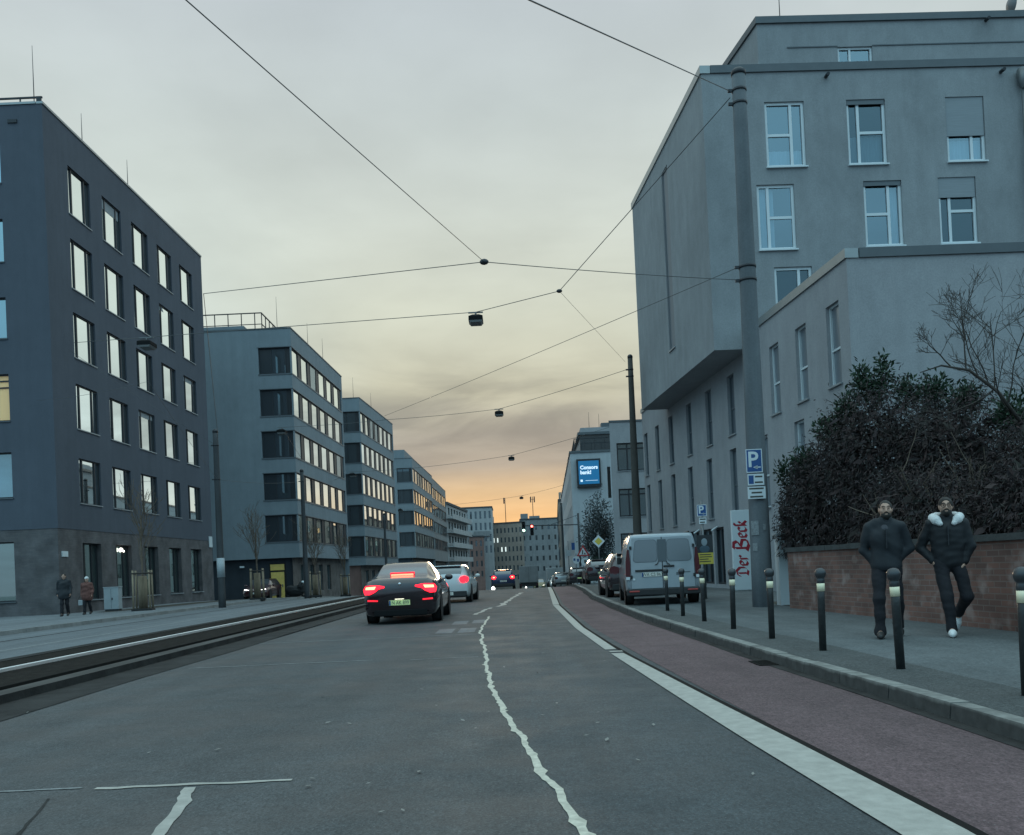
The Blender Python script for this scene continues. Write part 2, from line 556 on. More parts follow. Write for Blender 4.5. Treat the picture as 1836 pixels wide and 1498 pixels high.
# signed distance bodies -> one continuous mesh (people)
class SDF:
    def __init__(self, lo, hi, h):
        self.lo = np.array(lo, float); self.h = h
        self.n = np.ceil((np.array(hi) - self.lo) / h).astype(int) + 1
        self.g = np.full(self.n, 1.0, np.float32)
    def sub(self, lo, hi, pad):
        a = np.maximum(np.floor((np.minimum(lo, hi) - pad - self.lo) / self.h).astype(int), 0)
        b = np.minimum(np.ceil((np.maximum(lo, hi) + pad - self.lo) / self.h).astype(int) + 1, self.n)
        sl = tuple(slice(int(i), int(j)) for i, j in zip(a, b))
        ax = [self.lo[i] + self.h * np.arange(sl[i].start, sl[i].stop) for i in range(3)]
        return sl, np.meshgrid(*ax, indexing='ij')
    def comb(self, sl, d, k, mode='add'):
        a = self.g[sl]
        if mode == 'cut':
            self.g[sl] = np.maximum(a, -d); return
        if k <= 0: self.g[sl] = np.minimum(a, d); return
        hh = np.clip(0.5 + 0.5 * (a - d) / k, 0, 1)
        self.g[sl] = a * (1 - hh) + d * hh - k * hh * (1 - hh)
    def cone(self, a, b, ra, rb, k=0.02, flat=None):
        a = np.array(a, float); b = np.array(b, float)
        sl, (X, Y, Z) = self.sub(np.minimum(a, b), np.maximum(a, b), max(ra, rb) * 1.3 + k * 1.5 + 2 * self.h)
        ba = b - a; l2 = max(1e-9, float(ba @ ba))
        px, py, pz = X - a[0], Y - a[1], Z - a[2]
        t = np.clip((px * ba[0] + py * ba[1] + pz * ba[2]) / l2, 0, 1)
        ex, ey, ez = px - t * ba[0], py - t * ba[1], pz - t * ba[2]
        if flat: ex, ey, ez = ex / flat[0], ey / flat[1], ez / flat[2]
        self.comb(sl, (np.sqrt(ex * ex + ey * ey + ez * ez) - (ra + (rb - ra) * t)).astype(np.float32), k)
        return self
    def ell(self, c, r, k=0.02, mode='add'):
        c = np.array(c, float); r = np.array(r, float)
        sl, (X, Y, Z) = self.sub(c - r, c + r, k * 1.5 + 2 * self.h)
        x, y, z = (X - c[0]) / r[0], (Y - c[1]) / r[1], (Z - c[2]) / r[2]
        k0 = np.sqrt(x * x + y * y + z * z)
        k1 = np.sqrt((x / r[0]) ** 2 + (y / r[1]) ** 2 + (z / r[2]) ** 2) + 1e-9
        self.comb(sl, (k0 * (k0 - 1) / k1).astype(np.float32), k, mode)
        return self
    def wrinkle(self, amp, seed=0):
        rs = np.random.RandomState(seed)
        ax = [self.lo[i] + self.h * np.arange(self.n[i]) for i in range(3)]
        X, Y, Z = np.meshgrid(*ax, indexing='ij')
        w = 0
        for _ in range(5):
            f = rs.uniform(-1, 1, 3) * np.array([14, 14, 34]); p = rs.uniform(0, 6.28)
            w = w + np.sin(X * f[0] + Y * f[1] + Z * f[2] + p)
        ridge = 0
        for _ in range(3):
            f = rs.uniform(-1, 1, 3) * np.array([16, 10, 46]); p = rs.uniform(0, 6.28)
            ridge = ridge + np.abs(np.sin(X * f[0] + Y * f[1] + Z * f[2] + p + 1.2 * np.sin(X * 13 + Z * 7 + p)))
        self.g += (amp * (w / 2.6 + .9 * (ridge / 3 - .63))).astype(np.float32)
        return self
    def cutz(self, z, above=True):
        Z = (self.lo[2] + self.h * np.arange(self.n[2]))[None, None, :]
        self.g = np.maximum(self.g, ((Z - z) if above else (z - Z)).astype(np.float32) * np.ones_like(self.g))
        return self
    def mesh(self):
        g = self.g; n = np.array(g.shape) - 1
        ins = g < 0
        cnt = np.zeros(n, np.int32); acc = np.zeros((*n, 3))
        co = [(i, j, k) for i in (0, 1) for j in (0, 1) for k in (0, 1)]
        ed = [(a, b) for a in co for b in co if sum(b) - sum(a) == 1 and sum(abs(p - q) for p, q in zip(a, b)) == 1]
        def cs(c): return tuple(slice(c[i], c[i] + n[i]) for i in range(3))
        for a, b in ed:
            va, vb = g[cs(a)], g[cs(b)]
            m = ins[cs(a)] != ins[cs(b)]
            if not m.any(): continue
            t = np.where(m, va / np.where(m, va - vb, 1), 0)
            for i in range(3):
                acc[..., i] += np.where(m, a[i] + t * (b[i] - a[i]), 0)
            cnt += m
        act = cnt > 0
        idx = np.full(n, -1, np.int64); idx[act] = np.arange(act.sum())
        loc = np.argwhere(act)
        V = self.lo + self.h * (loc + acc[act] / cnt[act][:, None])
        Fs = []
        for ax in range(3):
            o1, o2 = (ax + 1) % 3, (ax + 2) % 3
            s0 = [slice(None)] * 3; s1 = [slice(None)] * 3
            s0[ax] = slice(0, -1); s1[ax] = slice(1, None)
            ch = ins[tuple(s0)] != ins[tuple(s1)]
            E = np.argwhere(ch)
            if not len(E): continue
            E = E[(E[:, o1] > 0) & (E[:, o2] > 0) & (E[:, o1] < n[o1]) & (E[:, o2] < n[o2])]
            def at(d1, d2):
                q = E.copy(); q[:, o1] -= d1; q[:, o2] -= d2
                return idx[q[:, 0], q[:, 1], q[:, 2]]
            Q = np.stack([at(1, 1), at(0, 1), at(0, 0), at(1, 0)], 1)
            inside = ins[E[:, 0], E[:, 1], E[:, 2]]
            Q[~inside] = Q[~inside][:, ::-1]
            Fs.append(Q)
        return V, np.concatenate(Fs)
    def build(self, name, mat, parent):
        V, F = self.mesh()
        me = bpy.data.meshes.new(name)
        me.from_pydata(V.tolist(), [], F.tolist())
        me.polygons.foreach_set('use_smooth', [True] * len(me.polygons))
        me.materials.append(mat); me.update()
        o = bpy.data.objects.new(name, me)
        C.objects.link(o); o.parent = parent
        return o

# ------------------------------------------------------------------ materials
M = {}
M['asphalt_old'] = asphalt('asphalt_old', (0.066, 0.070, 0.072), 0.65, 0.16, 0.8, 0.4)
M['asphalt_new'] = asphalt('asphalt_new', (0.054, 0.063, 0.068), 0.5, 0.13, 0.75)
M['lane_left'] = asphalt('lane_left', (0.12, 0.135, 0.145), 0.25, 0.2, 0.7)
M['cycle_red'] = asphalt('cycle_red', (0.108, 0.069, 0.073), 0.5, 0.2, 0.85)
M['pavement'] = asphalt('pavement_grey', (0.095, 0.108, 0.112), 0.25, 0.25, 0.85)
M['pavement_worn'] = asphalt('pavement_worn', (0.068, 0.074, 0.074), 0.6, 0.25, 0.9)
M['pavement_left'] = asphalt('pavement_pale', (0.15, 0.165, 0.175), 0.2, 0.2, 0.85)
M['ground'] = asphalt('ground_dark', (0.09, 0.095, 0.09), 0.3, 0.3, 0.9)
M['soil'] = plain('soil', (0.045, 0.04, 0.03), 0.95, var=0.5, scale=3, bump=0.8, bscale=15)
M['track_bed'] = plain('track_bed', (0.024, 0.022, 0.020), 0.95, spec=0.05, var=0.5, scale=5, bump=0.9, bscale=25)
M['track_edge'] = plain('track_edge', (0.085, 0.08, 0.076), 0.95, spec=0.1, var=0.35, scale=2, bump=0.4, bscale=40, stretch=(1, .2, 1))
M['rail_worn'] = plain('rail_worn', (0.90, 0.91, 0.90), 0.60, 1.0)
M['rail_dark'] = plain('rail_dark', (0.02, 0.019, 0.018), 0.9, spec=0.05)
M['stone'] = plain('kerb_stone', (0.20, 0.205, 0.20), 0.85, var=0.3, scale=2.5, bump=0.4, bscale=30)
def shaded_stone(name, col):  # shade painted into the stone: colour darkens towards the bottom
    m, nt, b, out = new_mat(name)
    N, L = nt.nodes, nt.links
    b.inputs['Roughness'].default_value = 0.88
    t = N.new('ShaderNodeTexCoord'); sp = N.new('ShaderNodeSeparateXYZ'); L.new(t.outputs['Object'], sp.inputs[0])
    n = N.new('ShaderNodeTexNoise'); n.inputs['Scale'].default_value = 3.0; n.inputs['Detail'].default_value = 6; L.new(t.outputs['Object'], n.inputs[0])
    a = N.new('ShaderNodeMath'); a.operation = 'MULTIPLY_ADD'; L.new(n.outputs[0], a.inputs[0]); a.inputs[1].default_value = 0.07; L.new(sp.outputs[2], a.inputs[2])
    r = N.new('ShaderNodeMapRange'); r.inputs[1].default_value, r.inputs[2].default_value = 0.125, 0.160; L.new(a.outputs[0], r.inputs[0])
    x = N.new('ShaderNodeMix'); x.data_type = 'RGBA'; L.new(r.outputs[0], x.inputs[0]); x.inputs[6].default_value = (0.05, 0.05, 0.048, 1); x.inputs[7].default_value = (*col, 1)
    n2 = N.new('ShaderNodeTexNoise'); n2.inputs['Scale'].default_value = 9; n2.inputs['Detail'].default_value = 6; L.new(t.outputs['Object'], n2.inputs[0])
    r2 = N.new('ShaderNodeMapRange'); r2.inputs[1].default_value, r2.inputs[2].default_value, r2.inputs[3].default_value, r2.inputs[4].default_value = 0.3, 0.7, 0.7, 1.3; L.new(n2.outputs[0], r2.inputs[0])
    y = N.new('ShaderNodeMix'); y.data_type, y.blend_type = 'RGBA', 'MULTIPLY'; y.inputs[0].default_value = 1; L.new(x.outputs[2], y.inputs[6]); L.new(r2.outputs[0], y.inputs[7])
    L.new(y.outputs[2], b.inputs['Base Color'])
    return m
M['kerb_shaded'] = shaded_stone('kerb_shaded', (0.22, 0.22, 0.205))  # kerb front's shade is part of this colour
M['gutter'] = plain('gutter', (0.042, 0.041, 0.040), 0.95, spec=0.1, var=0.4, scale=2.0, bump=0.4, bscale=30)
M['paint_white'] = plain('road_paint', (0.37, 0.355, 0.32), 0.7, var=0.22, scale=9, bump=0.2, bscale=80)
M['paint_seam'] = plain('seam_paint', (0.50, 0.47, 0.39), 0.75, var=0.35, scale=16)
M['paint_faded'] = plain('faded_paint', (0.22, 0.23, 0.23), 0.8, var=0.5, scale=12)
M['slate'] = render_coat('slate_render', (0.088, 0.101, 0.124), 0.06, 0.07)
M['brick_slate'] = brickwork('brown_grey_brick', (0.118, 0.110, 0.112), (0.096, 0.093, 0.098), (0.104, 0.100, 0.103))
M['office_grey'] = render_coat('office_render', (0.20, 0.238, 0.262), 0.06, 0.08)
M['office_grey2'] = render_coat('office_render_far', (0.20, 0.232, 0.25), 0.05, 0.07)
M['base_dark'] = render_coat('base_dark', (0.035, 0.043, 0.052), 0.08, 0.12)
M['base_brown'] = brickwork('base_brown', (0.13, 0.115, 0.105), (0.105, 0.095, 0.09), (0.11, 0.10, 0.095))
M['plaster'] = render_coat('grey_plaster', (0.305, 0.312, 0.325), 0.045, 0.10)
M['plaster_front'] = render_coat('grey_plaster_gable', (0.262, 0.278, 0.288), 0.06, 0.12)
M['plaster_white'] = render_coat('white_plaster', (0.40, 0.43, 0.45), 0.08, 0.08)
M['far_brown'] = render_coat('far_brown', (0.30, 0.255, 0.22), 0.1, 0.15)  # distance haze painted into the far brown, grey and pale wall colours
M['far_grey'] = render_coat('far_grey', (0.215, 0.225, 0.23), 0.1, 0.15)
M['far_pale'] = render_coat('far_pale', (0.34, 0.355, 0.36), 0.1, 0.1)
M['far_red'] = render_coat('far_red', (0.24, 0.15, 0.13), 0.1, 0.15)
M['roof'] = plain('roof_felt', (0.06, 0.065, 0.07), 0.9, var=0.2, scale=2)
M['coping'] = plain('coping_metal', (0.10, 0.115, 0.125), 0.55, 0.3, var=0.1, scale=3)
M['coping_pale'] = plain('coping_zinc', (0.30, 0.32, 0.32), 0.4, 0.6, var=0.1, scale=3)
M['frame_dark'] = plain('frame_dark', (0.018, 0.021, 0.026), 0.5)
M['frame_grey'] = plain('frame_grey', (0.10, 0.12, 0.135), 0.5)
M['frame_white'] = plain('frame_white', (0.62, 0.68, 0.70), 0.4)
M['sill'] = plain('sill_metal', (0.28, 0.31, 0.33), 0.45, 0.3)
M['sill_white'] = plain('sill_white', (0.62, 0.68, 0.70), 0.5)
M['pane_office'] = mirror_pane('pane_office', (0.93, 0.98, 0.96), (0.03, 0.045, 0.05), 0.86)
M['pane_dim'] = mirror_pane('pane_dim', (0.8, 0.95, 0.9), (0.02, 0.035, 0.035), 0.35)
M['pane_blue'] = mirror_pane('pane_blue', (0.72, 0.95, 1.0), (0.02, 0.04, 0.06), 0.38)
M['pane_dark'] = mirror_pane('pane_dark', (0.7, 0.9, 1.0), (0.015, 0.022, 0.028), 0.12)
M['pane_clear'] = clear_pane('pane_clear', (0.65, 0.78, 0.85), 0.22, (0.75, 0.92, 1.0))
M['pane_deep'] = clear_pane('pane_deep', (0.45, 0.55, 0.6), 0.10, (0.75, 0.92, 1.0))
M['lamp_diffuser'] = plain('lamp_diffuser', (0.16, 0.17, 0.17), 0.5)
M['pane_shut'] = plain('pane_shut', (0.18, 0.19, 0.205), 0.6)
M['pane_slit'] = mirror_pane('pane_slit', (0.8, 0.9, 0.95), (0.13, 0.145, 0.165), 0.08, 0.2)
M['curtain'] = plain('curtain', (0.36, 0.42, 0.45), 0.9, var=0.25, scale=14, stretch=(3, 3, 0.15))
M['shutter'] = plain('shutter', (0.24, 0.27, 0.29), 0.7, var=0.1, scale=40, stretch=(.05, .05, 1))
M['warm_room'] = emit('warm_room', (1.0, 0.62, 0.28), 0.055)
M['lamp_warm'] = emit('lamp_white', (1.0, 0.98, 0.85), 3.0)
M['lamp_black'] = plain('lamp_black', (0.010, 0.011, 0.012), 0.85, spec=0.15)
M['metal_dark'] = plain('metal_dark', (0.03, 0.033, 0.038), 0.45, 0.4)
M['metal_grey'] = plain('metal_grey', (0.16, 0.17, 0.175), 0.5, 0.5)
M['cable'] = plain('cable', (0.085, 0.09, 0.092), 0.6)
M['concrete_pole'] = render_coat('pole_concrete', (0.135, 0.150, 0.162), 0.22, 0.15)
M['pole_dark'] = render_coat('pole_dark', (0.06, 0.064, 0.068), 0.2, 0.2)
M['pole_brown'] = render_coat('pole_brown', (0.075, 0.07, 0.062), 0.2, 0.2)
M['black'] = plain('black_matt', (0.012, 0.013, 0.014), 0.7)
M['bollard'] = plain('bollard_black', (0.022, 0.025, 0.026), 0.45, var=0.45, scale=18, bump=0.15, bscale=60)
M['bollard_cap'] = plain('bollard_cap', (0.05, 0.055, 0.06), 0.28, 0.3)
M['band_white'] = plain('band_white', (0.95, 0.86, 0.60), 0.4)  # headlight return painted in as a bright cream tone
M['wall_brick'] = brickwork('red_brick', (0.185, 0.094, 0.074), (0.115, 0.068, 0.058), (0.17, 0.125, 0.11), patch=0.75)
M['wall_cap'] = plain('wall_cap', (0.05, 0.055, 0.055), 0.85, var=0.4, scale=4, bump=0.4, bscale=20)
M['bark'] = plain('bark', (0.05, 0.042, 0.036), 0.9, var=0.35, scale=10, bump=0.6, bscale=30)
M['bark_pale'] = plain('bark_pale', (0.13, 0.10, 0.075), 0.9, var=0.35, scale=10, bump=0.6, bscale=30)
M['timber'] = plain('timber', (0.24, 0.19, 0.13), 0.8, var=0.3, scale=8, stretch=(4, 4, .4))
M['leaf_bush'] = leafy('leaf_bush', [(0.038, 0.040, 0.038), (0.048, 0.042, 0.041), (0.066, 0.047, 0.045), (0.048, 0.043, 0.046), (0.074, 0.050, 0.048), (0.042, 0.047, 0.040)], .9)
M['twig_dry'] = leafy('twig_dry', [(0.045, 0.034, 0.031), (0.055, 0.048, 0.044), (0.040, 0.030, 0.028)], .9)
M['leaf_top'] = leafy('leaf_top', [(0.020, 0.040, 0.026), (0.035, 0.060, 0.036), (0.025, 0.048, 0.03)])
M['leaf_grey'] = leafy('leaf_grey', [(0.075, 0.095, 0.10), (0.12, 0.145, 0.15), (0.09, 0.10, 0.10), (0.05, 0.06, 0.065)])
M['leaf_dry'] = leafy('leaf_dry', [(0.30, 0.29, 0.26), (0.22, 0.21, 0.19), (0.34, 0.34, 0.32)])
M['sign_blue'] = plain('sign_blue', (0.015, 0.075, 0.24), 0.4)
M['sign_white'] = plain('sign_white', (0.62, 0.68, 0.70), 0.5)
M['sign_grey'] = plain('sign_grey', (0.35, 0.39, 0.41), 0.6, var=0.25, scale=25)
M['bill_old'] = plain('bill_old', (0.20, 0.22, 0.23), 0.9, var=0.4, scale=18)
M['sign_red'] = plain('sign_red', (0.40, 0.03, 0.03), 0.5)
M['sign_yellow'] = plain('sign_yellow', (0.62, 0.50, 0.08), 0.5)
M['print_dark'] = plain('print_dark', (0.03, 0.035, 0.04), 0.7)
M['bank_blue'] = emit('bank_blue', (0.02, 0.19, 0.40), 0.22)
M['bank_white'] = emit('bank_white', (0.75, 0.9, 1.0), 0.6)
M['crimson'] = plain('crimson', (0.34, 0.014, 0.030), 0.5, var=0.3, scale=12)
M['door_yellow'] = plain('door_yellow', (0.72, 0.52, 0.14), 0.6, var=0.15, scale=4)
M['skin'] = plain('skin', (0.44, 0.27, 0.20), 0.55, var=0.08, scale=20)
M['hair_dark'] = plain('hair_dark', (0.018, 0.015, 0.013), 0.6, var=0.5, scale=60, bump=0.6, bscale=120)
M['hair_pale'] = plain('hair_pale', (0.45, 0.42, 0.38), 0.8)
M['jacket_navy'] = plain('jacket_navy', (0.013, 0.017, 0.022), 0.75, var=0.25, scale=12)
M['jacket_black'] = plain('jacket_black', (0.007, 0.009, 0.012), 0.7, var=0.25, scale=12)
M['coat_brown'] = plain('coat_brown', (0.13, 0.055, 0.045), 0.85, var=0.25, scale=12)
M['trouser'] = plain('trouser_dark', (0.009, 0.009, 0.013), 0.85, var=0.25, scale=16)
M['fleece'] = plain('fleece_white', (0.72, 0.73, 0.72), 0.95, var=0.12, scale=60, bump=0.8, bscale=90)
M['shoe_white'] = plain('shoe_white', (0.68, 0.70, 0.70), 0.6)
M['shoe_dark'] = plain('shoe_dark', (0.018, 0.018, 0.018), 0.5)
M['shirt'] = plain('shirt_grey', (0.07, 0.07, 0.08), 0.9)
M['car_black'] = plain('car_black', (0.014, 0.007, 0.010), 0.22, 0.2, coat=1.0)
M['car_black'].node_tree.nodes['Principled BSDF'].inputs['Coat IOR'].default_value = 1.6
M['car_white'] = plain('car_white', (0.62, 0.66, 0.66), 0.3, 0.0, coat=1.0)
M['car_silver'] = plain('car_silver', (0.34, 0.36, 0.37), 0.3, 0.6, coat=1.0)
M['car_blue'] = plain('car_blue', (0.02, 0.035, 0.09), 0.25, 0.3, coat=1.0)
M['car_red'] = plain('car_red', (0.045, 0.007, 0.010), 0.3, 0.2, coat=1.0)
M['car_tan'] = plain('car_tan', (0.25, 0.22, 0.12), 0.4, 0.2)
M['van_paint'] = plain('van_paint', (0.31, 0.355, 0.385), 0.3, 0.0, var=0.05, scale=3, coat=0.8)
M['car_glass'] = mirror_pane('car_glass', (0.9, 0.97, 1.0), (0.018, 0.018, 0.022), 0.07)
M['van_glass'] = mirror_pane('van_glass', (0.85, 0.95, 1.0), (0.11, 0.135, 0.15), 0.14, 0.15)
M['plastic'] = plain('black_plastic', (0.018, 0.019, 0.02), 0.6, var=0.2, scale=10)
M['rubber'] = plain('tyre_rubber', (0.014, 0.014, 0.014), 0.8)
M['alloy'] = plain('alloy', (0.30, 0.31, 0.32), 0.35, 0.8)
M['chrome'] = plain('chrome', (0.7, 0.7, 0.7), 0.15, 1.0)
M['tail_glow'] = emit('tail_glow', (1.0, 0.010, 0.022), 3.6)
M['tail_core'] = emit('tail_core', (1.0, 0.45, 0.2), 2.6)
M['tail_red'] = emit('tail_red', (0.9, 0.015, 0.03), 1.3)
M['tail_off'] = plain('tail_off', (0.075, 0.008, 0.012), 0.3)
M['reflector'] = plain('reflector', (0.45, 0.06, 0.05), 0.3)
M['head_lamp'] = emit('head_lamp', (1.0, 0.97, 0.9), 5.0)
M['lamp_plate'] = emit('lamp_plate', (1.0, 1.0, 0.75), 5.0)
M['brake_high'] = emit('brake_high', (1.0, 0.30, 0.16), 1.8)
M['room_lit'] = emit('room_lit', (0.9, 1.0, 0.95), 0.75)
M['plate_dull'] = plain('plate_dull', (0.62, 0.62, 0.56), 0.5)
M['plate_lit'] = plain('plate_lit', (0.82, 0.90, 0.40), 0.4)  # plate light and headlight return painted into the plate colour
M['plate_ink'] = plain('plate_ink', (0.06, 0.06, 0.05), 0.6)
M['signal_red'] = emit('signal_red', (1.0, 0.12, 0.10), 7.0)
M['signal_green'] = emit('signal_green', (0.55, 1.0, 0.8), 7.0)
M['cabinet'] = plain('cabinet', (0.33, 0.38, 0.40), 0.7, var=0.1, scale=3)

# ------------------------------------------------------------------ ground, road, tracks
def zr(Y):
    if Y <= 50: return 0.0
    if Y <= 60: return -0.026 * (Y - 50) ** 2 / 20.0
    if Y <= 300: return -0.13 - 0.026 * (Y - 60)
    return -6.37
YS = [-60, -40, -20] + list(range(-10, 132, 2)) + list(range(140, 320, 20)) + [400, 700, 1200, 2000]
def ip(tbl):
    xs = [a for a, b in tbl]; ys = [b for a, b in tbl]
    return lambda Y: float(np.interp(Y, xs, ys))
def strip(name, xl, xr, dz, mat, y0=-60, y1=310, nx=1, kind='structure'):
    """a sheet following the street's profile between two edge lines"""
    st = sorted(set([y for y in YS if y0 <= y <= y1] + [y0, y1]))
    m = MB()
    vs = []; fs = []
    for y in st:
        for i in range(nx + 1):
            t = i / nx
            vs.append((xl(y) * (1 - t) + xr(y) * t, y, zr(y) + dz))
    w = nx + 1
    for j in range(len(st) - 1):
        for i in range(nx):
            fs.append((j * w + i, j * w + i + 1, (j + 1) * w + i + 1, (j + 1) * w + i))
    m.add(vs, fs)
    o = m.build(name, mat)
    o['kind'] = kind
    return o
def cst(v): return lambda Y: v
KERB = ip([(-60, 3.25), (3, 3.2), (7.5, 3.05), (10, 2.95), (16, 2.80), (21, 2.72), (33, 2.85), (43, 3.3), (60, 3.7), (110, 4.2), (310, 8)])
LINE = ip([(-60, 1.75), (4.6, 1.62), (6.3, 1.50), (13, 1.27), (18, 1.17), (29, 1.22), (43, 1.67), (60, 2.2), (110, 2.9), (310, 6)])
SEAM_PTS = [(-60, .6), (3, .33), (4.2, .26), (5.04, .19), (6.13, .06), (8.67, -.19), (12.4, -.41), (17.9, -.64), (24.2, -.70), (29, -.6), (45, .38), (60, 1.0), (110, 1.6), (310, 5)]
SEAM = ip(SEAM_PTS)
strip('ground', cst(-1500), cst(1500), -0.02, M['ground'], -60, 2000)
strip('road', cst(-4.95), SEAM, 0.0, M['asphalt_old'])
strip('road_patch', SEAM, lambda y: LINE(y) + .35, 0.0, M['asphalt_new'])
strip('cycle_lane', lambda y: LINE(y) + .34, lambda y: KERB(y) - .10, 0.004, M['cycle_red'])
strip('gutter', lambda y: KERB(y) - .11 + .03 * math.sin(y * .9) + .02 * math.sin(y * 2.3), lambda y: KERB(y) + .02, 0.008, M['gutter'])
strip('lane', cst(-14.2), cst(-8.95), 0.0, M['lane_left'])
strip('track_bed', cst(-9.0), cst(-5.35), 0.004, M['track_bed'])
strip('track_edge', cst(-5.90), cst(-5.62), 0.10, M['track_edge'])
def step_face(name, x, z0, z1, mat):
    st = [y for y in YS if y <= 310]; vs = []; fs = []
    for y in st: vs += [(x, y, zr(y) + z0), (x, y, zr(y) + z1)]
    struct(MB().add(vs, [(2 * i, 2 * i + 2, 2 * i + 3, 2 * i + 1) for i in range(len(st) - 1)]).build(name, mat))
step_face('track_edge', -5.62, -.01, .0995, M['gutter'])
step_face('track_edge', -5.90, -.01, .0995, M['gutter'])
strip('track_edge', cst(-9.25), cst(-8.95), 0.012, M['gutter'])
strip('road_edge', cst(-5.615), ip([(-60, -4.9), (8, -4.88), (12, -4.95), (17, -4.9), (20, -5.0), (310, -4.95)]), 0.006, M['gutter'])
# rails stand a little proud of the bed, with a flange groove beside each
def rail(x, mat, name='rail'):
    st = [y for y in YS if y <= 300]
    m = MB(); vs = []; fs = []
    prof = [(-.045, 0), (-.045, .05), (.045, .05), (.045, 0)]
    for y in st:
        for a, b in prof: vs.append((x + a, y, zr(y) + .0045 + b))
    for j in range(len(st) - 1):
        for i in range(3): fs.append((j * 4 + i, j * 4 + i + 1, j * 4 + 5 + i, j * 4 + 4 + i))
    m.add(vs, fs)
    return struct(m.build(name, mat))
rail(-7.83, M['rail_worn'])
rail(-6.40, M['rail_dark'])
strip('flange_groove', cst(-6.35), cst(-6.07), 0.007, M['rail_dark'])
strip('flange_groove', cst(-8.2), cst(-7.87), 0.007, M['rail_dark'])
strip('flange_groove', cst(-7.79), cst(-7.6), 0.007, M['rail_dark'])
strip('lane_marking', cst(-10.65), cst(-10.55), 0.004, M['paint_faded'], 5, 70)
strip('lane_seam', cst(-12.6), cst(-12.5), 0.004, M['gutter'], 5, 90)
# pavements
strip('pavement', lambda y: KERB(y) + .14, cst(60), 0.116, M['pavement'], -60, 310, 2)
strip('pavement', cst(-80), cst(-14.32), 0.116, M['pavement_left'], -60, 310, 2)
strip('pavement_edge', lambda y: KERB(y) + .15, lambda y: KERB(y) + .86 + .05 * math.sin(y * .7), .1195, M['pavement_worn'], -20, 60)
def kerb(name, x, y0, y1, wid=.16, side=-1, mat=None, n=120, step=1.0):
    """kerb stones, each a block with a hairline joint"""
    m = MB()
    y = y0
    while y < y1:
        s = step * random.uniform(.92, 1.06); e = min(y + s, y1)
        a, b = y + .006, e - .006
        j = random.uniform(-.006, .006); h = .12 + random.uniform(-.004, .004)
        xa, xb = x(a) + j, x(b) + j
        w = wid * (-side)
        P = [(xa, a, zr(a) - .05), (xa + w, a, zr(a) - .05), (xb + w, b, zr(b) - .05), (xb, b, zr(b) - .05),
             (xa + .02 * -side, a, zr(a) + h), (xa + w, a, zr(a) + h), (xb + w, b, zr(b) + h), (xb + .02 * -side, b, zr(b) + h)]
        m.hexa(P)
        y = e
    return struct(m.build(name, mat or M['stone']))
kerb('kerb', KERB, -8, 120, mat=M['kerb_shaded'])
strip('lane_seam', lambda y: LINE(y) + ip([(0, .30), (6, .29), (13, .16), (18, .16), (43, .2), (60, .22)])(y) - .005, lambda y: LINE(y) + ip([(0, .30), (6, .29), (13, .16), (18, .16), (43, .2), (60, .22)])(y) + .055, .007, M['rail_dark'], -4, 60)
kerb('kerb', cst(-14.2), 5, 120, .16, 1)
# markings
def ragged(name, pts, w, mat, dz=.004, jag=.25, step=.18, seed=1):
    """hand-laid line with a wavering edge"""
    rs = random.Random(seed)
    ys = [p[0] for p in pts]; f = ip(pts)
    y = ys[0]; vs = []; fs = []
    while y <= ys[-1]:
        a = w * (.5 + rs.uniform(-jag, jag)); b = w * (.5 + rs.uniform(-jag, jag))
        if rs.random() < .05: a += w * .5
        if rs.random() < .05: b += w * .5
        x = f(y) + (rs.uniform(-.12, .12) + .25 * math.sin(y * 3.1) + .2 * math.sin(y * 7.7)) * w
        vs += [(x - a, y, zr(y) + dz), (x + b, y, zr(y) + dz)]
        y += step * rs.uniform(.6, 1.4)
    n = len(vs) // 2
    fs = [(2 * i, 2 * i + 1, 2 * i + 3, 2 * i + 2) for i in range(n - 1)]
    return struct(MB().add(vs, fs).build(name, mat))
ragged('seam_line', [(2.0, .40), (3, .33), (4.2, .26), (5.04, .19), (6.13, .06), (7.3, -.06), (8.67, -.20), (10.3, -.32), (12.4, -.41), (14, -.47), (16, -.60), (17.3, -.62), (18.0, -.70), (20, -.70), (24.0, -.66)], .045, M['paint_seam'], .0045, .12, .08, 4)
strip('lane_line', LINE, lambda y: LINE(y) + ip([(0, .30), (6, .29), (13, .16), (18, .16), (43, .2), (60, .22)])(y), .009, M['paint_white'], -4, 12.55)
strip('lane_line', LINE, lambda y: LINE(y) + ip([(0, .30), (6, .29), (13, .16), (18, .16), (43, .2), (60, .22)])(y), .009, M['paint_white'], 13.15, 29.0)
strip('lane_line', LINE, lambda y: LINE(y) + .2, .009, M['paint_white'], 29.3, 60)
strip('lane_line', lambda y: LINE(y) + .02, lambda y: LINE(y) + .2, .0095, M['paint_white'], 12.75, 12.9)
ragged('dash', [(25.1, -1.08), (29.36, -.75)], .12, M['paint_white'], .005, .05, .4, 9)
ragged('dash', [(29.9, -.50), (45.4, .38)], .13, M['paint_white'], .005, .05, .6, 11)
ragged('dash', [(2.0, -1.72), (4.5, -1.80), (5.55, -1.97)], .072, M['paint_white'], .005, .10, .10, 3)
def cross(name, y, xa, xb, w, mat, seed=1, dz=.005):
    rs = random.Random(seed); vs = []; x = xa
    while x < xb:
        o = rs.uniform(-.25, .25) * w
        vs += [(x, y + o - w / 2 * rs.uniform(.6, 1.2), dz), (x, y + o + w / 2 * rs.uniform(.6, 1.2), dz)]
        x += .12
    n = len(vs) // 2
    return struct(MB().add(vs, [(2 * i, 2 * i + 2, 2 * i + 3, 2 * i + 1) for i in range(n - 1)]).build(name, mat))
ragged('tar_seam', [(2.5, -2.30), (4.5, -2.50), (5.5, -2.80)], .016, M['gutter'], .0045, .2, .1, 21)
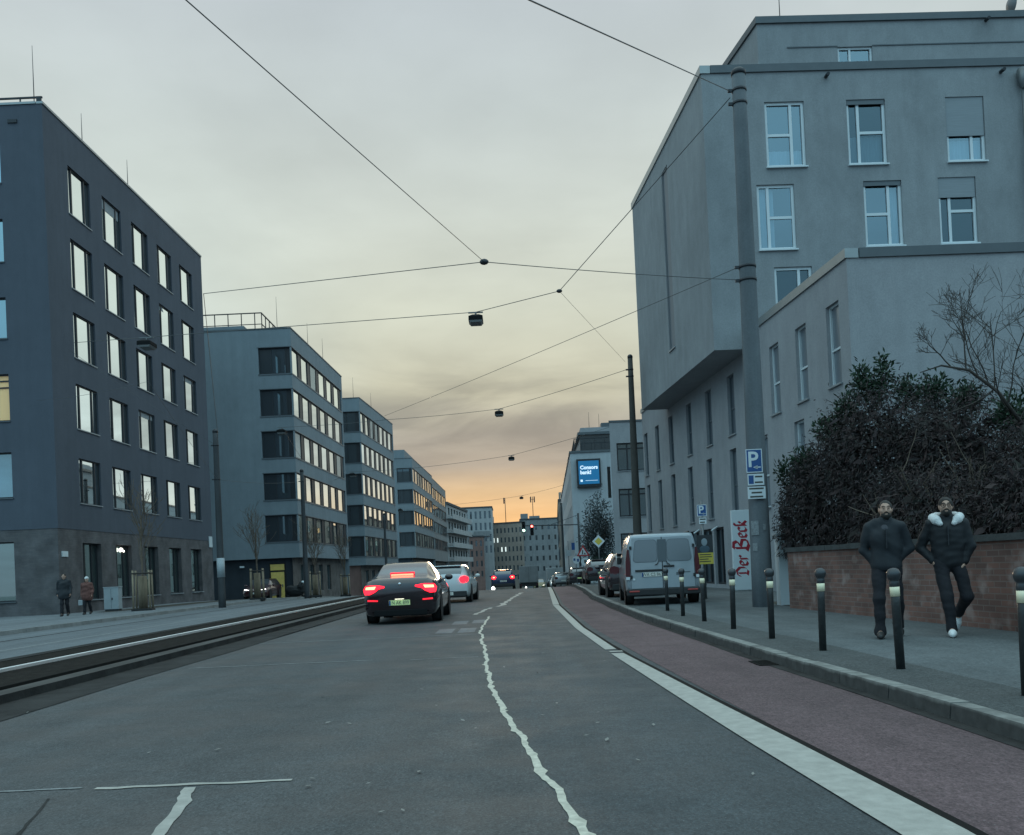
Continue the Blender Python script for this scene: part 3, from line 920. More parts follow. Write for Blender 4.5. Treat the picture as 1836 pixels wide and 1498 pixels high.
cross('joint_line', 5.62, -2.6, -1.38, .055, M['paint_white'], 2, .0055)
cross('joint_line', 5.66, -3.9, -2.6, .03, M['paint_faded'], 3)
cross('joint_line', 13.2, -4.7, -2.0, .05, M['paint_faded'], 5)
cross('joint_line', 17.6, -4.9, -.62, .06, M['paint_faded'], 6)
cross('joint_line', 13.0, -1.5, -.45, .04, M['paint_faded'], 7)
# small squares of re-laid asphalt behind the black car
for i, (x, y) in enumerate([(-1.6, 18.2), (-1.15, 18.2), (-1.45, 21.0), (-1.0, 21.2)]):
    struct(MB().add([(x, y, .004), (x + .34, y, .004), (x + .34, y + 1.3, .004), (x, y + 1.3, .004)], [(0, 1, 2, 3)]).build('asphalt_square', M['lane_left']))
# dark bed of earth along the left-hand fronts, under the young trees
strip('planting_bed', ip([(40, -18.2), (46, -18.4), (75, -15.2)]), ip([(40, -17.6), (46, -16.6), (75, -14.6)]), .122, M['soil'], 40, 76)
strip('garden_soil', ip([(-10, 7.9), (12, 6.7), (20, 6.05)]), cst(30), .122, M['soil'], -10, 22.6)
# pale leaves dropped on the carriageway
LEAVES = [(-.75, 8.4), (-.46, 7.5), (-.34, 7.1), (.24, 7.9), (.65, 7.6), (.47, 6.6), (.19, 7.6), (.34, 8.2), (-.16, 11.4), (-.04, 11.9), (.23, 10.6), (1.1, 11.6), (1.2, 10.5), (.38, 13.0), (-.63, 5.65),
          (-.62, 4.75), (-.73, 4.74), (-.9, 5.4), (-2.2, 6.7), (-2.7, 6.7), (-1.27, 5.6), (-1.25, 5.4), (-1.6, 7.7), (-1.4, 7.6), (-4.9, 9.2), (.72, 5.7), (1.0, 6.9), (.6, 7.1), (-.26, 7.9), (.6, 6.4), (-1.0, 9.6), (-2.0, 9.4), (.9, 8.8), (1.3, 5.2)]
def leaf():
    m = MB()
    m.add([(-.035, 0, .0), (0, -.016, .004), (.04, 0, .010), (0, .018, .006)], [(0, 1, 2, 3)])
    return m.build('fallen_leaf', M['leaf_dry'])
lf = leaf()
for i, (x, y) in enumerate(LEAVES):
    o = lf if i == 0 else lf.copy()
    if i: C.objects.link(o)
    o.location = (x, y, .0115)
    o.rotation_euler = (random.uniform(-.1, .1), random.uniform(-.1, .1), random.uniform(0, 6.28))
    s = random.uniform(.45, .9); o.scale = (s, s, s)
    tag(o, 'small pale dry leaf lying flat on the grey carriageway', 'leaf', 'leaves scattered on the road')

# cast-iron drain by the kerb
dg = thing('drain_grate', 'dark iron drain grate set in the gutter of the red cycle lane', 'drain', (2.74, 10.6, .0085))
m = MB()
m.box(-.02, .20, -.25, -.22, 0, .006); m.box(-.02, .20, .22, .25, 0, .006); m.box(-.02, 0, -.22, .22, 0, .006); m.box(.18, .20, -.22, .22, 0, .006)
for k in range(8): m.box(0, .18, -.20 + k * .055, -.175 + k * .055, 0, .005)
m.build('grid', M['rail_dark'], dg)
m = MB().add([(0, -.22, .0005), (.18, -.22, .0005), (.18, .22, .0005), (0, .22, .0005)], [(0, 1, 2, 3)]); m.build('sump', M['black'], dg)

# ------------------------------------------------------------------ buildings
def wall_cells(m, F, s0, s1, z0, z1, holes, depth, d=0.0, revm=None):
    """a wall sheet with rectangular openings and their reveals"""
    hs = [(max(a, s0), min(b, s1), max(c, z0), min(e, z1)) for a, b, c, e in holes if b > s0 and a < s1 and e > z0 and c < z1]
    S = sorted({s0, s1, *[h[0] for h in hs], *[h[1] for h in hs]})
    Z = sorted({z0, z1, *[h[2] for h in hs], *[h[3] for h in hs]})
    for i in range(len(S) - 1):
        for j in range(len(Z) - 1):
            sm, zm = (S[i] + S[i + 1]) / 2, (Z[j] + Z[j + 1]) / 2
            if any(a < sm < b and c < zm < e for a, b, c, e in hs): continue
            m.quad(F.p(S[i], Z[j], d), F.p(S[i + 1], Z[j], d), F.p(S[i + 1], Z[j + 1], d), F.p(S[i], Z[j + 1], d))
    for a, b, c, e in hs:
        r = revm or m
        q = d - depth
        r.quad(F.p(a, c, d), F.p(a, e, d), F.p(a, e, q), F.p(a, c, q))
        r.quad(F.p(b, c, d), F.p(b, e, d), F.p(b, e, q), F.p(b, c, q))
        r.quad(F.p(a, e, d), F.p(b, e, d), F.p(b, e, q), F.p(a, e, q))
        r.quad(F.p(a, c, d), F.p(b, c, d), F.p(b, c, q), F.p(a, c, q))
def window(root, F, a, b, c, e, depth, frame, pane, vbars=(), hbars=(), sill=None, fw_=.06, off=None, sillout=.05, name='window', tilt=.005, post=0.0, pre=0.0, vbw=None):
    """frame (part) > pane, sill (sub-parts) in an opening a..b x c..e"""
    m = MB()
    q = -depth
    m.fbox(F, a, a + fw_, c, e, q, q + .07); m.fbox(F, b - fw_, b, c, e, q, q + .07)
    m.fbox(F, a + fw_, b - fw_, e - fw_, e, q, q + .068); m.fbox(F, a + fw_, b - fw_, c, c + fw_, q, q + .068)
    for v in vbars: 
        x = a + (b - a) * v
        m.fbox(F, x - (vbw or fw_) * .5, x + (vbw or fw_) * .5, c + fw_, e - fw_, q + .002, q + .062)
    for (h, v0, v1) in hbars:
        y = c + (e - c) * h
        m.fbox(F, a + (b - a) * v0 + fw_ * .5, a + (b - a) * v1 - fw_ * .5, y - fw_ * .5, y + fw_ * .5, q + .003, q + .058)
    if post: m.fbox(F, b, b + post, c, e, q - .02, q + .045)
    if pre: m.fbox(F, a - pre, a, c, e, q - .02, q + .05)
    w = m.build(name, frame, root, off)
    t = [random.uniform(-tilt, tilt) for _ in range(4)]
    p = MB().quad(F.p(a + .02, c + .02, q + .015 + t[0]), F.p(b - .02, c + .02, q + .015 + t[1]), F.p(b - .02, e - .02, q + .015 + t[0] + t[3] - t[2]), F.p(a + .02, e - .02, q + .015 + t[3]))
    # keep the pane one plane
    vs = p.v
    p.v[2] = tuple(vs[1][i] + vs[3][i] - vs[0][i] for i in range(3))
    p.build('pane', pane, w, off)
    if sill:
        s = MB().fbox(F, a - .03, b + .03, c - .045, c + .002, q + .07, sillout)
        s.build('sill', sill, w, off)
    return w
def slab(m, poly, z0, z1):
    n = len(poly)
    vs = [(x, y, z0) for x, y in poly] + [(x, y, z1) for x, y in poly]
    m.add(vs, [tuple(reversed(range(n))), tuple(range(n, 2 * n))] + [(i, (i + 1) % n, n + (i + 1) % n, n + i) for i in range(n)])
    return m
def rod(root, x, y, z0, z1, off, r=.022):
    MB().tube([(x, y, z0), (x, y, (z0 + z1) / 2), (x, y, z1)], [r, r * .8, r * .4], 6).build('lightning_rod', M['metal_dark'], root, off)

# --- nearest block on the left: dark render over brown-grey brick
L0 = (-19.6, 39.85, 0.0)
b1 = thing('office_building', 'dark slate office block at the left edge with five columns of deep tall windows', 'building', L0)
FS = Fr(-19.6, 39.85, 0.01, 1.0)                 # the street front, s runs away from us
FG = Fr(-32.0, 39.85, 1.0, 0.0)                  # the end wall facing us, s runs to the street corner
rows = [(20.65, 18.42), (17.27, 14.97), (13.87, 11.78), (10.58, 8.50), (7.15, 5.09)]
LEN1 = 19.9
cols = [2.12 + 3.44 * k for k in range(5)]
hs = [(c, c + 2.15, b, t) for c in cols for t, b in rows]
hg = [(8.35, 10.5, b, t) for t, b in [(21.0, 19.0), (17.43, 15.55), (14.0, 12.2), (10.65, 8.6), (7.24, 5.25)]] + [(3.6, 5.75, b, t) for t, b in [(21.0, 19.0), (17.43, 15.55), (14.0, 12.2), (10.65, 8.6), (7.24, 5.25)]]
m = MB()
wall_cells(m, FS, 0, LEN1, 3.86, 22.4, hs, .17)
wall_cells(m, FG, 0, 12.4, 3.86, 22.4, hg, .22)
FN = Fr(-19.6 + .199, 39.85 + LEN1, -1, 0)
m.quad(FN.p(0, -1, 0), FN.p(12.2, -1, 0), FN.p(12.2, 22.4, 0), FN.p(0, 22.4, 0))
m.build('wall', M['slate'], b1, L0)
hs0 = [(c + .1, c + 1.95, .66, 3.28) for c in cols]
hg0 = [(8.3, 10.45, .75, 3.35), (3.6, 5.75, .75, 3.35)]
m = MB()
wall_cells(m, FS, 0.0, LEN1, -1.2, 3.98, hs0, .34, -.02)
wall_cells(m, FG, 0.0, 12.38, -1.2, 3.98, hg0, .25, -.02)
m.build('plinth_wall', M['brick_slate'], b1, L0)
m = MB(); slab(m, [(-32, 39.9), (-19.63, 39.9), (-19.43, 59.7), (-32, 59.7)], 22.1, 22.3); m.build('roof', M['roof'], b1, L0)
m = MB(); m.fbox(FS, -.03, LEN1, 22.4, 22.5, -.25, .05); m.fbox(FG, 0, 12.13, 22.4, 22.498, -.25, .05); m.build('coping', M['coping_pale'], b1, L0)
for k, (a, b, c, e) in enumerate(hs):
    row = k % 5
    w = window(b1, FS, a, b, c, e, .145, M['frame_dark'], M['pane_office'], vbars=(.22, .80), sill=M['sill'], off=L0, tilt=.010, fw_=.045, vbw=.085)
    if k in (5, 13, 22, 16): MB().fbox(FS, a + .06, b - .06, e - (.55 if k == 5 else .3), e - .06, -.128, -.12).build('blind', M['shutter'], w, L0)
for a, b, c, e in hs0:
    window(b1, FS, a, b, c, e, .30, M['frame_dark'], M['pane_dim'], vbars=(.3, .7), sill=M['sill'], off=L0)
for k, (a, b, c, e) in enumerate(hg):
    window(b1, FG, a, b, c, e, .18, M['frame_dark'], M['warm_room'] if k == 3 else M['pane_blue'], vbars=(.5,), hbars=((.72, 0, 1), (.86, 0, 1)) if k == 3 else (), off=L0, sill=M['coping'])
for a, b, c, e in hg0:
    window(b1, FG, a, b, c, e, .2, M['frame_dark'], M['pane_dim'], vbars=(.5,), off=L0, sill=M['coping'])
m = MB()
for s in np.arange(3.4, 12.3, 1.3): m.fbox(FG, s, s + .05, 22.5, 22.95, -.5, -.45)
m.fbox(FG, 3.4, 12.2, 22.9, 22.97, -.51, -.44); m.fbox(FG, 3.4, 12.2, 22.7, 22.73, -.5, -.46)
m.fbox(FG, 11.95, 12.15, 22.5, 22.97, -.52, -.43)
m.build('roof_railing', M['metal_dark'], b1, L0)
for x, y, z in [(-20.2, 40.4, 25.3), (-19.9, 44.3, 24.2), (-19.9, 49.6, 24.3)]: rod(b1, x, y, 22.3, z, L0)
m = MB(); m.fbox(FS, .25, .75, 2.62, 2.86, -.02, .03); m.build('notice_plate', M['sign_white'], b1, L0)
m = MB(); m.fbox(FS, 19.2, 19.75, 3.45, 4.15, .003, .05); m.build('notice_plate', M['sign_white'], b1, L0)
m = MB(); m.sphere(FS.p(6.6, 3.05, -.18), .10, 10); m.sphere(FS.p(6.95, 2.98, -.2), .05, 10); m.build('lamp', M['lamp_warm'], b1, L0)
m = MB(); m.fbox(FG, 10.9, 11.3, 21.6, 21.75, -.004, .06); m.build('wall_vent', M['metal_dark'], b1, L0)

# --- blocks with long window bands, each stepping down the street
def band_block(label, cx, cy, dirx, length, front_w, ztop, rows, zbase, nwin, corner_w, mat, seed, setback=None, soff=2.9, rail=False, pane_rows=None, railing=True, fronts=1, ground_mat='base_dark'):
    """rows: (z top, z bottom) of the window bands; the corner stands at (cx, cy), the street front runs along dirx"""
    off = (cx, cy, zbase)
    r = thing('office_building', label, 'building', off)
    F = Fr(cx, cy, dirx, 1.0)
    G = Fr(cx - front_w, cy, 1.0, 0.0)
    e0 = length - .45
    hs = [(.18, e0, b, t) for t, b in rows]
    hg = [(front_w - corner_w, front_w - .10, b, t) for t, b in rows]
    m = MB(); rv = MB()
    wall_cells(m, F, 0, length, soff, ztop, hs, .34)
    wall_cells(m, G, 0, front_w, soff, ztop, hg, .34)
    E_ = F.p(length, 0, 0)
    m.quad((E_[0], E_[1], zbase), (E_[0] - front_w, E_[1], zbase), (E_[0] - front_w, E_[1], ztop), (E_[0], E_[1], ztop))
    # underside of the overhang and floor slabs seen through the bands
    poly = [(cx - front_w, cy), (cx, cy), F.p(length, 0)[:2], (F.p(length, 0)[0] - front_w, F.p(length, 0)[1])]
    slab(m, [(cx - front_w + .01, cy + .01), (cx - .01, cy + .01), F.p(length - .01, 0, -.01)[:2], (F.p(length, 0)[0] - front_w, F.p(length - .01, 0)[1])], soff + .002, soff + .2)
    m.build('wall', mat, r, off)
    m = MB(); slab(m, [(cx - front_w, cy + .05), (cx - .05, cy + .05), F.p(length - .05, 0, -.05)[:2], (F.p(length, 0)[0] - front_w, F.p(length - .05, 0)[1])], ztop - .3, ztop - .1)
    m.build('roof', M['roof'], r, off)
    m = MB(); m.fbox(F, -.02, length, ztop, ztop + .09, -.22, .04); m.fbox(G, 0, front_w - .2, ztop, ztop + .088, -.22, .04)
    m.build('coping', M['coping'], r, off)
    # pale sheet-metal edging round every band
    m = MB()
    for t, b in rows:
        m.fbox(F, .0, e0 + .06, b - .10, b, -.30, .035); m.fbox(G, front_w - corner_w - .06, front_w + .03, b - .099, b - .001, -.30, .033)
        m.fbox(F, .0, e0 + .06, t, t + .05, -.02, .028); m.fbox(G, front_w - corner_w - .06, front_w + .02, t + .001, t + .049, -.02, .027)
    m.build('band_edging', M['frame_grey'], r, off)
    u = (e0 - .18) / nwin
    for i, (t, b) in enumerate(rows):
        for k in range(nwin):
            s = .18 + u * k + (.08 if k == 0 else 0)
            pm = M['pane_dark'] if (i, k) == (0, 2) or random.random() < .05 else M['pane_office']
            window(r, F, s, .18 + u * k + u * .70, b + .01, t - .01, .13, M['frame_dark'], pm, off=off, fw_=.045, tilt=.012, post=u * .30 - .003, pre=.155 if k == 0 else 0)
        a0 = front_w - corner_w + .02; a1 = front_w - .44
        window(r, G, a0, a1, b + .01, t - .01, .22, M['frame_dark'], M['pane_dark'], vbars=(.45,), off=off, fw_=.07, post=.32)
    # recessed ground floor
    g = MB(); rc = .55
    Fb = Fr(*F.p(0, 0, -rc)[:2], dirx, 1.0)
    hgd = [(2.2 + 2.9 * k, 3.6 + 2.9 * k, .5 + zbase, soff - .5) for k in range(int((length - 4) / 2.9))]
    wall_cells(g, Fb, .02, length - .02, zbase - 2, soff + .01, hgd, .25)
    Gb = Fr(cx - front_w, cy + .35, 1.0, 0.0)
    g2 = MB()
    wall_cells(g2, Gb, 0, front_w - rc, zbase - 2, soff + .01, [], .1)
    g.build('ground_floor_wall', M['base_brown'], r, off)
    g2.build('plinth_wall', M[ground_mat], r, off)
    for a, b, c, e in hgd:
        window(r, Fb, a, b, c, e, .2, M['frame_grey'], M['pane_dim'], vbars=(.5,), off=off)
    return r, F, G, off
rows2 = [(18.38 - 3.115 * k, 16.42 - 3.115 * k) for k in range(5)]
b2, F2, G2, off2 = band_block('grey office block with five window bands, roof terrace railing and a yellow door', -15.68, 68, .030, 17.6, 9.0, 19.75, rows2, -.4, 6, 2.45, M['office_grey'], 2, soff=2.75)
# roof terrace with a railing, set back
m = MB(); m.fbox(G2, 0, 5.4, 19.7, 20.25, -3.5, -.6); m.build('roof_house', M['office_grey'], b2, off2)
m = MB()
for s in np.arange(1.2, 6.8, 1.0): m.fbox(G2, s, s + .06, 20.25 if s < 5.3 else 19.8, 21.2, -.70, -.64)
m.fbox(G2, 1.2, 6.75, 21.15, 21.22, -.71, -.63); m.fbox(G2, 1.2, 6.75, 20.32, 20.37, -.70, -.65)
for d in np.arange(-.7, -8, -1.1): m.fbox(G2, 6.7, 6.76, 19.8, 21.2, d - .06, d)
m.fbox(G2, 6.69, 6.77, 21.15, 21.22, -8, -.71); m.fbox(G2, 6.7, 6.76, 20.32, 20.37, -8, -.70)
m.build('roof_railing', M['metal_dark'], b2, off2)
Gd = Fr(-15.68 - 9.0, 68.35, 1, 0)
m = MB(); m.fbox(Gd, 6.75, 7.72, -.38, 1.72, .003, .06); dr = m.build('door', M['door_yellow'], b2, off2)
m = MB(); m.fbox(Gd, 7.55, 7.62, .6, .8, .06, .10); m.build('handle', M['metal_grey'], dr, off2)
m = MB(); m.fbox(Gd, 6.72, 7.75, 1.86, 2.3, .003, .05); m.build('fanlight', M['door_yellow'], b2, off2)
m = MB(); m.fbox(Gd, 6.60, 7.87, -.38, 2.42, .0, .002); m.build('door_surround', M['black'], b2, off2)
m = MB(); m.fbox(Gd, 4.5, 4.8, 2.15, 2.28, .02, .22); m.build('wall_lamp', M['sign_white'], b2, off2)
for x, y, z in [(-17.0, 69.5, 22.6), (-15.9, 75, 22.0), (-15.7, 80, 22)]: rod(b2, x, y, 19.6, z, off2)
rows3 = [(17.62 - 3.13 * k, 15.62 - 3.13 * k) for k in range(5)]
b3, F3, G3, off3 = band_block('grey office block with five lit-looking window bands next behind the yellow door block', -14.6, 92, .062, 17.4, 6.5, 18.95, rows3, -.95, 7, 2.2, M['office_grey'], 3, soff=2.2, ground_mat='far_red')
m = MB()
for s in np.arange(0.4, 4.6, .9): m.fbox(G3, s, s + .06, 19.0, 20.2, -.70, -.64)
m.fbox(G3, .4, 4.4, 20.15, 20.22, -.71, -.63)
m.build('roof_railing', M['metal_dark'], b3, off3)
for x, y, z in [(-15.5, 94, 21.5), (-14.6, 100, 21)]: rod(b3, x, y, 18.9, z, off3)
rows4 = [(16.5 - 3.12 * k, 14.5 - 3.12 * k) for k in range(4)]
b4, F4, G4, off4 = band_block('smaller grey office block with a set-back roof storey, third in the left row', -13.95, 134, .02, 27.0, 5.5, 17.9, rows4, -2.0, 8, 2.3, M['office_grey2'], 4, soff=3.4)
m = MB(); slab(m, [(-18.6, 135.5), (-15.2, 135.5), (-15.0, 150), (-18.6, 150)], 17.8, 19.4); m.build('roof_storey', M['office_grey2'], b4, off4)
rows5 = [(16.6 - 3.1 * k, 14.6 - 3.1 * k) for k in range(4)]
b5, F5, G5, off5 = band_block('brown-grey office block with thin window bands, fourth in the left row', -13.9, 163, .012, 32, 5, 18.1, rows5, -2.8, 9, 1.8, M['far_grey'], 5, soff=3.2)

def grid_block(label, name, x0, x1, y0, depth, ztop, zbase, nc, nr, wfrac, zrow, hrow, mat, pane, dirn=0.0, wh=1.5, street=None, lit=(), roofm='roof'):
    """a plain block: windows in a grid on the wall that faces us"""
    off = ((x0 + x1) / 2, y0, zbase)
    r = thing(name, label, 'building', off)
    F = Fr(x0, y0, x1 - x0, dirn * (x1 - x0))
    W = math.hypot(x1 - x0, dirn * (x1 - x0))
    u = W / nc
    hs = [(u * (k + .5 - wfrac / 2), u * (k + .5 + wfrac / 2), zrow - hrow * i - wh, zrow - hrow * i) for k in range(nc) for i in range(nr)]
    m = MB(); wall_cells(m, F, 0, W, zbase - 2, ztop, hs, .2)
    a, b = F.p(0, 0)[:2], F.p(W, 0)[:2]
    c, d = F.p(W, 0, -depth)[:2], F.p(0, 0, -depth)[:2]
    for p, q in ((b, c), (c, d), (d, a)):
        m.quad((*p, zbase - 2), (*q, zbase - 2), (*q, ztop), (*p, ztop))
    m.build('wall', mat, r, off)
    m = MB(); slab(m, [F.p(-.15, 0, .15)[:2], F.p(W + .15, 0, .15)[:2], F.p(W + .15, 0, -depth)[:2], F.p(-.15, 0, -depth)[:2]], ztop, ztop + .35); m.build('roof', M[roofm], r, off)
    for k, (a, b, c, e) in enumerate(hs):
        window(r, F, a, b, c, e, .16, M['frame_grey'], M['room_lit'] if k in lit else pane, off=off, fw_=.05)
    return r, F, off
# balconied block, pale corner storeys
b6 = thing('apartment_building', 'pale apartment block with stacked balconies at the far end of the left row', 'building', (-13.8, 200, -3.6)); o6 = (-13.8, 200, -3.6)
F6 = Fr(-13.8, 200, .09, 1); G6 = Fr(-18.8, 200, 1, 0)
h6 = [(2.0 + 4.2 * k, 4.4 + 4.2 * k, 13.6 - 3.1 * i, 15.2 - 3.1 * i) for k in range(7) for i in range(4)]
g6 = [(2.4, 3.5, 13.2 - 3.1 * i, 15.2 - 3.1 * i) for i in range(5)]
m = MB(); wall_cells(m, F6, 0, 32, -6, 15.8, h6, .3); wall_cells(m, G6, 0, 5, -6, 15.8, g6, .25); m.build('wall', M['far_pale'], b6, o6)
m = MB(); slab(m, [(-18.8, 199.8), (-13.5, 199.8), F6.p(32, 0, .3)[:2], (-18, 232)], 15.8, 16.3); m.build('roof', M['roof'], b6, o6)
for a, b, c, e in h6: window(b6, F6, a, b, c, e, .25, M['frame_dark'], M['pane_dim'], off=o6)
for a, b, c, e in g6: window(b6, G6, a, b, c, e, .2, M['frame_dark'], M['pane_dark'], off=o6)
for i in range(4):
    m = MB(); z = 12.6 - 3.1 * i
    m.fbox(F6, .3, 31, z, z + .2, .003, 1.3); m.fbox(F6, .3, 31, z + .2, z + 1.1, 1.2, 1.3); m.fbox(G6, 1.6, 5.9, z, z + .2, .003, 1.0)
    m.build('balcony', M['far_pale'], b6, o6)
b7, F7, o7 = grid_block('pale tower block with rows of tall narrow windows behind the balconied block', 'apartment_building', -14.5, -4.75, 240, 14, 17.3, -5, 8, 4, .42, 16.4, 3.0, M['far_pale'], M['pane_dark'], wh=1.9)
m = MB(); m.fbox(F7, 4.9, 9.0, 9.9, 11.2, .003, .5); m.build('balcony', M['far_grey'], b7, o7)
grid_block('narrow red-brown house beside the pale tower block at the street end', 'apartment_building', -10.8, -7.2, 236, 5, 9.6, -5, 3, 4, .4, 8.7, 2.6, M['far_red'], M['pane_dark'])
b8, F8, o8 = grid_block('long brown apartment block closing the view, with a few lit windows', 'apartment_building', -8.4, 3.0, 252, 12, 13.4, -5, 11, 6, .42, 12.2, 2.55, M['far_brown'], M['pane_dark'], dirn=-.35, lit=(19, 25, 32, 38), wh=1.35)
m = MB(); m.fbox(F8, 1.7, 3.0, 13.7, 15.6, -3, -2); m.build('chimney', M['far_grey'], b8, o8)
b9, F9, o9 = grid_block('grey apartment block beside the brown one at the street end with roof masts', 'apartment_building', 2.6, 14.5, 249, 12, 14.1, -5, 7, 5, .34, 12.6, 2.8, M['far_grey'], M['pane_dark'], wh=1.3)
m = MB(); m.fbox(F9, .2, 2.2, 14.4, 15.9, -4, -2); m.fbox(F9, 2.6, 5.4, 14.4, 15.2, -4, -2); m.build('chimney', M['far_grey'], b9, o9)
def roof_mast(root, off, x, y, z0, z1, two):
    m = MB(); m.tube([(x, y, z0), (x, y, z1)], .10, 6)
    for s in ((-.5, .5) if two else (-.3,)):
        m.box(x + s - .16, x + s + .16, y - .12, y + .12, z1 - 1.6, z1)
        m.box(min(x, x + s), max(x, x + s), y - .04, y + .04, z1 - .8, z1 - .7)
    m.build('aerial_mast', M['metal_dark'], root, off)
roof_mast(b8, o8, -1.25, 252.5, 13.5, 20.6, False)
roof_mast(b9, o9, 6.3, 252.5, 14.3, 20.6, True)
# --- right side, beyond the corner house
rb2 = thing('apartment_building', 'white rendered house with a flat roof and wide dark windows behind the tall mast', 'building', (6.84, 61, -.3)); q2 = (6.84, 61, -.3)
F = Fr(6.84, 61, 1, .03); Fs = Fr(6.84 - .3, 72, .03, -1.0)
h = [(.42, 2.35, b, t) for b, t in ((7.35, 9.2), (4.3, 6.16), (1.2, 3.2))] + [(3.6, 5.5, b, t) for b, t in ((7.35, 9.2), (4.3, 6.16), (1.2, 3.2))]
m = MB(); wall_cells(m, F, 0, 9, -2, 10.6, h, .22)
m.quad((6.84, 61, -2), (8.6, 74, -2), (8.6, 74, 10.6), (6.84, 61, 10.6)); m.quad((8.6, 74, -2), (15.8, 74, -2), (15.8, 74, 10.6), (8.6, 74, 10.6)); m.quad((15.84, 61.27, -2), (15.8, 74, -2), (15.8, 74, 10.6), (15.84, 61.27, 10.6))
m.build('wall', M['plaster'], rb2, q2)
m = MB(); slab(m, [(6.8, 60.95), (15.9, 61.2), (15.9, 74), (8.55, 74)], 10.6, 10.72); m.build('roof', M['coping'], rb2, q2)
for a, b, c, e in h:
    window(rb2, F, a, b, c, e, .16, M['frame_dark'], M['pane_blue'], vbars=(.36,), hbars=((.80, 0, 1),), off=q2, sill=M['sill'], fw_=.09)
rb3 = thing('office_building', 'pale office house with a glazed roof terrace carrying the blue bank sign', 'building', (5.8, 85, -.8)); q3 = (5.8, 85, -.8)
F = Fr(5.79, 85, 1, .0); Fs = Fr(8.3, 150, -2.5, -65)
m = MB(); wall_cells(m, F, 0, 12, -3, 11.6, [(3.35, 3.65, 7.3, 10.2)], .2)
hside = [(3 + 3.4 * k, 4.4 + 3.4 * k, b, b + 1.6) for k in range(18) for b in (2.2, 5.3, 8.4)]
Fs = Fr(8.3, 150, -2.51, -65); LS = math.hypot(2.51, 65)
wall_cells(m, Fs, 0, LS, -3, 11.6, hside, .2)
m.build('wall', M['plaster_white'], rb3, q3)
for a, b, c, e in hside: window(rb3, Fs, a, b, c, e, .15, M['frame_dark'], M['pane_office'], off=q3)
m = MB(); slab(m, [(5.7, 84.9), (17.8, 84.9), (20, 150), (8.2, 150)], 11.6, 11.78); m.build('roof', M['coping'], rb3, q3)
m = MB(); slab(m, [(7.0, 87), (17.5, 87), (17.5, 100), (7.3, 100)], 11.7, 14.2); m.build('roof_storey', M['plaster'], rb3, q3)
m = MB(); slab(m, [(6.7, 86.7), (17.5, 86.7), (17.5, 100), (7.1, 100)], 13.5, 13.75); slab(m, [(7.6, 88), (17.5, 88), (17.5, 100), (7.6, 100)], 14.2, 14.35); m.box(9.2, 10.0, 89, 90, 14.3, 14.9); m.build('roof_slab', M['coping'], rb3, q3)
m = MB(); m.box(6.9, 15, 86.95, 86.99, 11.9, 13.45); gl = m.build('terrace_glazing', M['pane_dark'], rb3, q3)
m = MB()
for x in np.arange(6.2, 10.6, .95): m.box(x, x + .06, 85.25, 85.31, 11.78, 12.95)
m.box(6.2, 10.6, 85.24, 85.32, 12.9, 12.97)
for y in np.arange(85.5, 95, 1.2): m.box(6.2 + (y - 85) * .04, 6.26 + (y - 85) * .04, y, y + .06, 11.78, 12.95)
m.add([(6.2, 85.3, 12.9), (6.28, 85.3, 12.9), (6.7, 96, 12.9), (6.62, 96, 12.9)], [(0, 1, 2, 3)])
m.build('roof_railing', M['metal_dark'], rb3, q3)
for x, z in ((8.3, 16.5), (9.3, 16.3)): rod(rb3, x, 92, 14.2, z, q3, .03)
rb4 = thing('apartment_building', 'dark narrow old house row seen edge-on beyond the bank sign house', 'building', (8.3, 151, -3)); q4 = (8.3, 151, -3)
m = MB(); slab(m, [(8.0, 151), (20, 151), (24, 215), (11.0, 215)], -6, 11.9); m.build('wall', M['far_brown'], rb4, q4)
m = MB(); slab(m, [(7.9, 150.8), (20, 150.8), (24, 215), (10.9, 215)], 11.9, 12.2); m.build('roof', M['roof'], rb4, q4)
m = MB(); m.box(8.2, 8.9, 152, 153, 12.1, 13.4); m.box(10, 10.8, 160, 161, 12.1, 13.6); m.build('chimney', M['far_brown'], rb4, q4)
FD = Fr(8.0 + .001, 151, .0469, 1, True)
for k in range(7):
    for i in range(4):
        window(rb4, FD, 3 + 8 * k, 5 + 8 * k, 8.5 - 3.1 * i, 10.6 - 3.1 * i, -.06, M['frame_grey'], M['pane_dim'], off=q4)

# --- corner house on the right
rb = thing('apartment_building', 'grey plaster apartment house on the right with a projecting upper box and white windows', 'building', (8.72, 23, .1)); q = (8.72, 23, .1)
FA = Fr(*(8.72 + .07 * 0, 23.0), -.07, 1.0, True)            # street wall, s = distance along it (about Y - 23)
def onA(Y): return (Y - 23.0) * math.hypot(1, .07)
wp = MB()
h2 = [(onA(y), onA(y + .80), 5.62, 7.75) for y in (23.58, 25.75, 27.9, 32.3, 35.1, 38.0, 41.1, 43.8, 46.3)]
h1 = [(onA(y), onA(y + .75), 2.80, 5.12) for y in (26.2, 29.2, 32.4, 35.4, 38.2, 41.1, 43.7, 46.2)]
h0 = [(onA(34.3), onA(35.6), .25, 2.42), (onA(35.8), onA(37.4), .25, 2.42), (onA(37.6), onA(39.3), .25, 2.42)]
